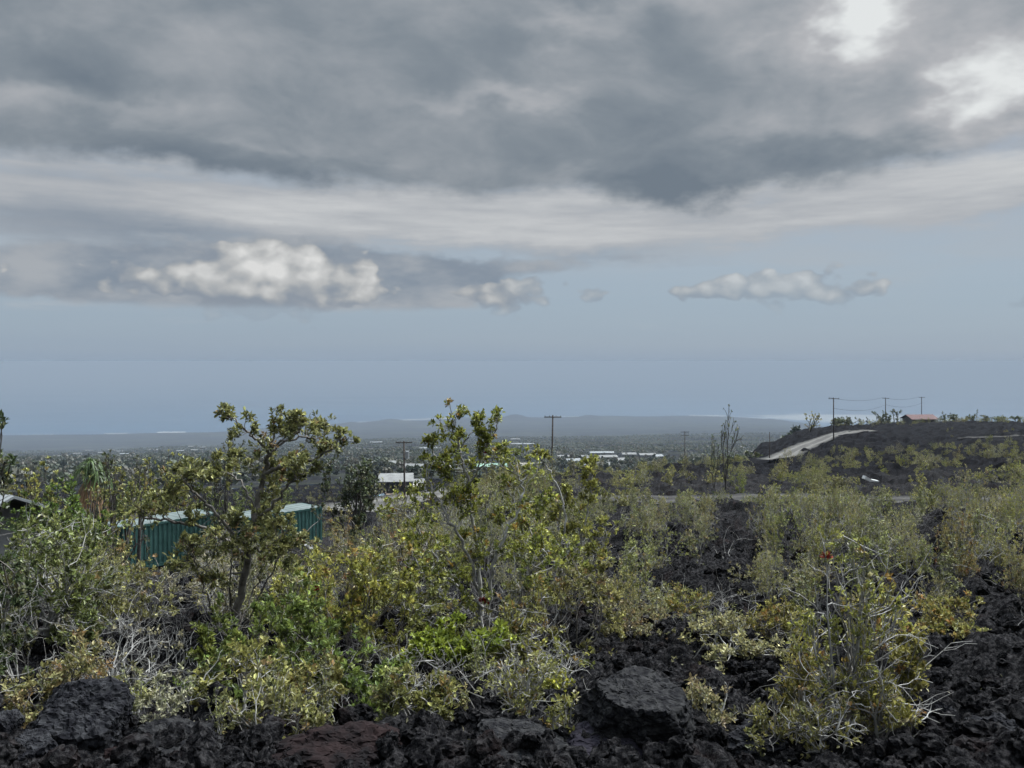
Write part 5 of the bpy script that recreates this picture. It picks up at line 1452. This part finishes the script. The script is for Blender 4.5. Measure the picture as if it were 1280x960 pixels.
HG = 'houses of the village beyond the crest'
VH = [  # px, py, width m, depth, rot, wall, roof, label
    (480, 584, 15, 9, .2, 'greywall', 'white', 'long white-roofed house just above the carport'), (518, 590, 9, 7, -.1, 'greywall', 'white', 'small white-roofed house right of the transformer pole'),
    (614, 588, 18, 9, .1, 'greywall', 'green_roof', 'broad green-roofed house right of the many-stemmed tree'), (657, 587, 11, 8, -.3, 'cream', 'cream', 'cream house right of the green-roofed one'), (673, 586, 7, 6, .2, 'cream', 'white', 'little white house close to the cream one'),
    (706, 574, 13, 9, .1, 'white', 'white', 'white house just right of the tall pole'), (716, 580, 10, 7, .3, 'greywall', 'roof_iron', 'grey-roofed house below the white one by the tall pole'), (729, 574, 7, 7, 0, 'white', 'white', 'narrow tall white house'),
    (742, 577, 11, 8, -.2, 'white', 'white', 'white house touching the narrow tall one'), (758, 574, 18, 9, .1, 'greywall', 'white', 'long white-roofed house in the middle of the village'), (752, 568, 26, 8, .05, 'greywall', 'roof_iron', 'very long iron-roofed shed behind the village'),
    (774, 579, 9, 7, .3, 'cream', 'white', 'small house under the crest bushes'), (755, 586, 10, 7, -.2, 'greywall', 'white', 'white-roofed house lowest in the village'), (786, 570, 14, 9, 0, 'white', 'white', 'bright white house near the crest edge'),
    (809, 571, 16, 9, .1, 'greywall', 'white', 'wide white-roofed house farthest along the village'), (822, 573, 8, 7, .4, 'cream', 'roof_iron', 'small iron-roofed house at the village end'), (728, 586, 8, 6, .3, 'greywall', 'roof_iron', 'tiny iron-roofed hut left of the lowest white roof'),
    (640, 556, 24, 14, .3, 'white', 'white', 'white building high on the forest slope'), (644, 549, 20, 12, 0, 'white', 'white', 'white building near the forest brow'), (655, 556, 30, 10, .1, 'greywall', 'roof_iron', 'long grey shed on the forest slope'),
    (625, 567, 20, 10, .1, 'greywall', 'roof_iron', 'grey-roofed shed left of the tall pole'), (538, 561, 26, 10, .1, 'greywall', 'roof_iron', 'grey shed right of the distant cutting'), (470, 553, 26, 14, .3, 'white', 'roof_iron', 'pale building beside the distant road'),
    (440, 551, 14, 10, 0, 'white', 'white', 'small white building on the forest brow'), (128, 566, 18, 10, .1, 'white', 'white', 'white house above the shaggy strap-leaved tree'), (97, 567, 16, 10, .2, 'white', 'white', 'long white house on the left forest brow'),
    (112, 562, 20, 12, 0, 'greywall', 'white', 'white-roofed shed on the left forest brow'), (139, 562, 16, 10, 0, 'white', 'white', 'boxy white house on the left forest brow'), (150, 564, 14, 10, .3, 'greywall', 'white', 'small white-roofed house beside the distant cutting road'),
    (157, 568, 18, 10, .1, 'greywall', 'roof_iron', 'iron-roofed shed below the left brow houses'), (192, 562, 20, 12, .1, 'white', 'white', 'white house alone on the dark slope'), (226, 564, 14, 10, .2, 'white', 'roof_iron', 'small pale house left of the feathery tree'),
    (246, 563, 22, 12, 0, 'white', 'white', 'broad white house left of the feathery tree'), (239, 558, 14, 10, .2, 'greywall', 'white', 'little white-roofed house behind the broad white one'), (254, 559, 14, 10, 0, 'white', 'white', 'tiny white house nearest the feathery tree'),
    (74, 571, 14, 8, 0, 'white', 'white', 'speck of a white house in the left forest'),
]
for px, py, W, D, rz, wm, rm, lab in VH:
    y_ = hit(px, py + 2, 260, 3050)
    if y_ is None: y_ = 2900
    s_ = 1.0
    gable_house(px, y_, W * (1 if y_ < 1200 else 1.25), D, 2.8 if y_ < 1500 else 4, 1.5, rz, wm, rm, lab, 2 if y_ < 800 else 0, HG, .5, z=gz((px - CX) / F * y_, y_) + .8)

# carport with its posts, table and tarp
yc = 172
p = at(495, yc)
root = empty('carport', p, .12, 'white-roofed open carport on posts by the village road', 'carport')
mb = MB(); mb.prism([(-3.2, 3.0), (3.2, 3.9), (3.2, 4.05), (-3.2, 3.15)], 'x', -3.6, 3.6); mb.build('roof', M['white'], root)
for x_, y_ in ((-3.3, -3), (3.3, -3), (-3.3, 3), (3.3, 3), (0, -3)):
    mb = MB(); mb.box(x_ - .12, x_ + .12, y_ - .12, y_ + .12, -.5, 3.0 if y_ < 0 else 3.85); mb.build('post', M['white'], root)
mb = MB(); mb.box(-3.2, 3.2, 2.9, 3.06, 0, 2.4); mb.build('back_wall', M['greywall'], root)
q = p + Vector((.4, -4.0, .0))
root = empty('flat_trailer', q, .12, 'brown flatbed trailer parked in front of the carport', 'trailer')
mb = MB(); mb.box(-1.9, 1.9, -.9, .9, .7, .85); mb.box(-1.9, -1.8, -.9, .9, .85, 1.25); mb.build('bed', M['wood'], root)
for x_ in (-1, 1):
    for y_ in (-.95, .8):
        mb = MB(); mb.tube([(x_, y_, .36), (x_, y_ + .18, .36)], .36, .36, 14); mb.build('wheel', M['wire'], root)
mb = MB(); mb.box(1.9, 3.1, -.06, .06, .7, .8); mb.build('drawbar', M['metal'], root)
q = at(476, 168)
V, Fc = ico(3)
Vt = V * np.array([1.5, .9, .55]); Vt[:, 2] = np.maximum(Vt[:, 2], -.1) * (1 + .25 * np.sin(Vt[:, 0] * 4))
tag(link('tarp', mesh_np('tarp', Vt, Fc, [M['tarp']], smooth=True), None, q + Vector((0, 0, .1))), 'pale blue tarp over a heap left of the carport', 'tarp')
gable_house(514, 185, 5, 4, 2.2, .6, .3, 'cream', 'white', 'small shed with a pale roof behind the transformer pole', 1, None, .4, name='shed')
gable_house(521, 176, 3.5, 3, 1.6, .4, -.2, 'greywall', 'cream', 'low lean-to shed right of the transformer pole', 0, None, .3, name='shed')

# scrap on the slope
p = at(1088, 70)
mb = MB(); mb.prism([(-.6, .25), (-.2, .05), (.55, 0), (.6, .1), (0, .2), (-.5, .5)], 'y', -.3, .3)
tag(mb.build('metal_scrap', M['scrap_white'], None, pt(1088, 602, 70)), 'bent white metal scrap lying on the black slope', 'scrap')

# ------------------------------------------------------------------ poles and wires
POLES = {}


def pole(key, px, toppy, Y, label, arms=1, transformer=False, r=.15, basez=None, tilt=0.0):
    top = pt(px, toppy, Y); g = at(px, Y)
    H = top.z - g.z
    root = empty('utility_pole', g, 0, label, 'utility pole', 'wooden utility poles')
    mb = MB(); mb.tube([(tilt * -H, 0, -1.2), (0, 0, H)], r, r * .7, 10); mb.build('post', M['pole'], root, smooth=True)
    for k in range(arms):
        z_ = H - .25 - k * .9
        mb = MB(); mb.box(-1.2, 1.2, -.06 - r, .06 - r, z_ - .07, z_ + .07); a = mb.build('crossarm', M['pole'], root)
        mb = MB()
        for x_ in (-1.1, -.45, .45, 1.1): mb.tube([(x_, -r, z_ + .07), (x_, -r, z_ + .26)], .05, .035, 6)
        mb.build('insulators', M['greywall'], a)
    if transformer:
        mb = MB(); mb.tube([(.48, -.1, H - 2.6), (.48, -.1, H - 1.5)], .27, .27, 14); mb.box(.1, .3, -.14, -.06, H - 2.2, H - 2.1); mb.build('transformer', M['metal'], root, smooth=False)
    POLES[key] = (g, H)
    return root


pole('a', 505, 551, 122, 'pole carrying a grey transformer can beside the village road', 1, True, .16, tilt=-.012)
pole('b', 691, 519, 118, 'tall pole in the middle rising above the crest bushes', 1, False, .15, tilt=.02)
pole('c', 856, 539, 240, 'faint pole in front of the sea left of the spindly tree', 2)
pole('d', 1042, 497, 190, 'nearest pole of the ridge line, beside the hill road', 1)
pole('e', 1107, 497, 292, 'middle pole of the ridge line', 1, r=.17)
pole('f', 1152, 496, 325, 'pole directly behind the red-roofed house', 1, r=.17)
pole('g', 962, 540, 168, 'short armless pole at the lower end of the hill road', 0, r=.11)
pole('h', 206, 574, 420, 'tiny pole behind the rounded light green tree', 1, r=.2)


def wire(a, b, x_, dz, sag, label, r=.034):
    (ga, Ha), (gb, Hb) = POLES[a], POLES[b]
    A = np.array(ga) + np.array([x_, -.15, Ha + dz]); B_ = np.array(gb) + np.array([x_, -.15, Hb + dz])
    t_ = np.linspace(0, 1, 24)[:, None]
    P = A + (B_ - A) * t_; P[:, 2] -= (sag * 4 * t_ * (1 - t_))[:, 0]
    mb = MB(); mb.tube(P.tolist(), r, r, 5)
    tag(mb.build('power_cable', M['wire']), label, 'power cable', 'cables strung along the ridge poles')


for a, b, nm in (('d', 'e', 'the nearest and middle ridge poles'), ('e', 'f', 'the middle ridge pole and the one behind the red roof')):
    wire(a, b, -1.1, .02, .9, f'upper black cable slung between {nm}')
    wire(a, b, 0.0, -2.4, 1.2, f'lower black cable slung between {nm}')

# ------------------------------------------------------------------ the wooded lowland, past counting
rng = np.random.default_rng(91)
Vs, Fs, Ts, b = [], [], [], 0
tris = []
def blob_tree(n, k):
    V = []; 
    c = rng.normal(0, 1, (n, 3)); c /= np.linalg.norm(c, axis=1, keepdims=True); c *= rng.uniform(.35, 1.0, (n, 1)) * np.array([1, 1, .9]); c[:, 2] += 1.1
    a = rng.normal(0, 1, (n, 3)); a /= np.linalg.norm(a, axis=1, keepdims=True); bb = np.cross(a, rng.normal(0, 1, (n, 3))); bb /= np.linalg.norm(bb, axis=1, keepdims=True)
    s_ = rng.uniform(.3, .6, (n, 1))
    V = np.stack([c - a * s_, c + bb * s_ * .7, c + a * s_, c - bb * s_ * .7], 1).reshape(-1, 3)
    return V, np.arange(n * 4).reshape(-1, 4)


HI = [blob_tree(46, k) for k in range(8)]; LO = [blob_tree(12, k) for k in range(8)]
cols = np.array([(.030, .039, .026), (.042, .051, .032), (.056, .060, .038), (.070, .069, .050), (.025, .031, .024), (.08, .076, .060)])
cnt = 0
while cnt < 17000:
    Yd = math.sqrt(rng.uniform(330 ** 2, 3050 ** 2)) if rng.random() < .7 else rng.uniform(300, 1500); px = rng.uniform(-80, 1080)
    X_ = (px - CX) / F * Yd
    f_ = perlin(X_ / 190, Yd / 150, 70) + .5 * perlin(X_ / 60, Yd / 60, 71)
    if f_ < -.12 and rng.random() < .86: continue
    z_ = gz(X_, Yd) + (3.0 * .3 * 0)
    Hh = rng.uniform(2.2, 4.6) * (1 if Yd < 900 else 1.25)
    if px < 330 and Yd < 1200: Hh *= 1.35
    if rng.random() < .06: Hh *= 1.5
    V, Fc = (HI if Yd < 800 else LO)[rng.integers(8)]
    w_ = Hh * rng.uniform(.34, .52)
    V = V * np.array([w_, w_, Hh * .5]) + np.array([X_, Yd, z_ + 1.5])
    Vs.append(V); Fs.append(Fc + b); b += len(V); c = cols[rng.integers(len(cols))] * rng.uniform(.8, 1.25)
    Ts.append(np.repeat(c[None], len(V), 0) * np.repeat(rng.uniform(.75, 1.25, (len(V) // 4, 1)), 4, 0)); cnt += 1
structure(link('lowland_wood', mesh_np('lowland_wood', np.concatenate(Vs), np.concatenate(Fs), [M['leaf_far']], tint=np.concatenate(Ts))), 'stuff')
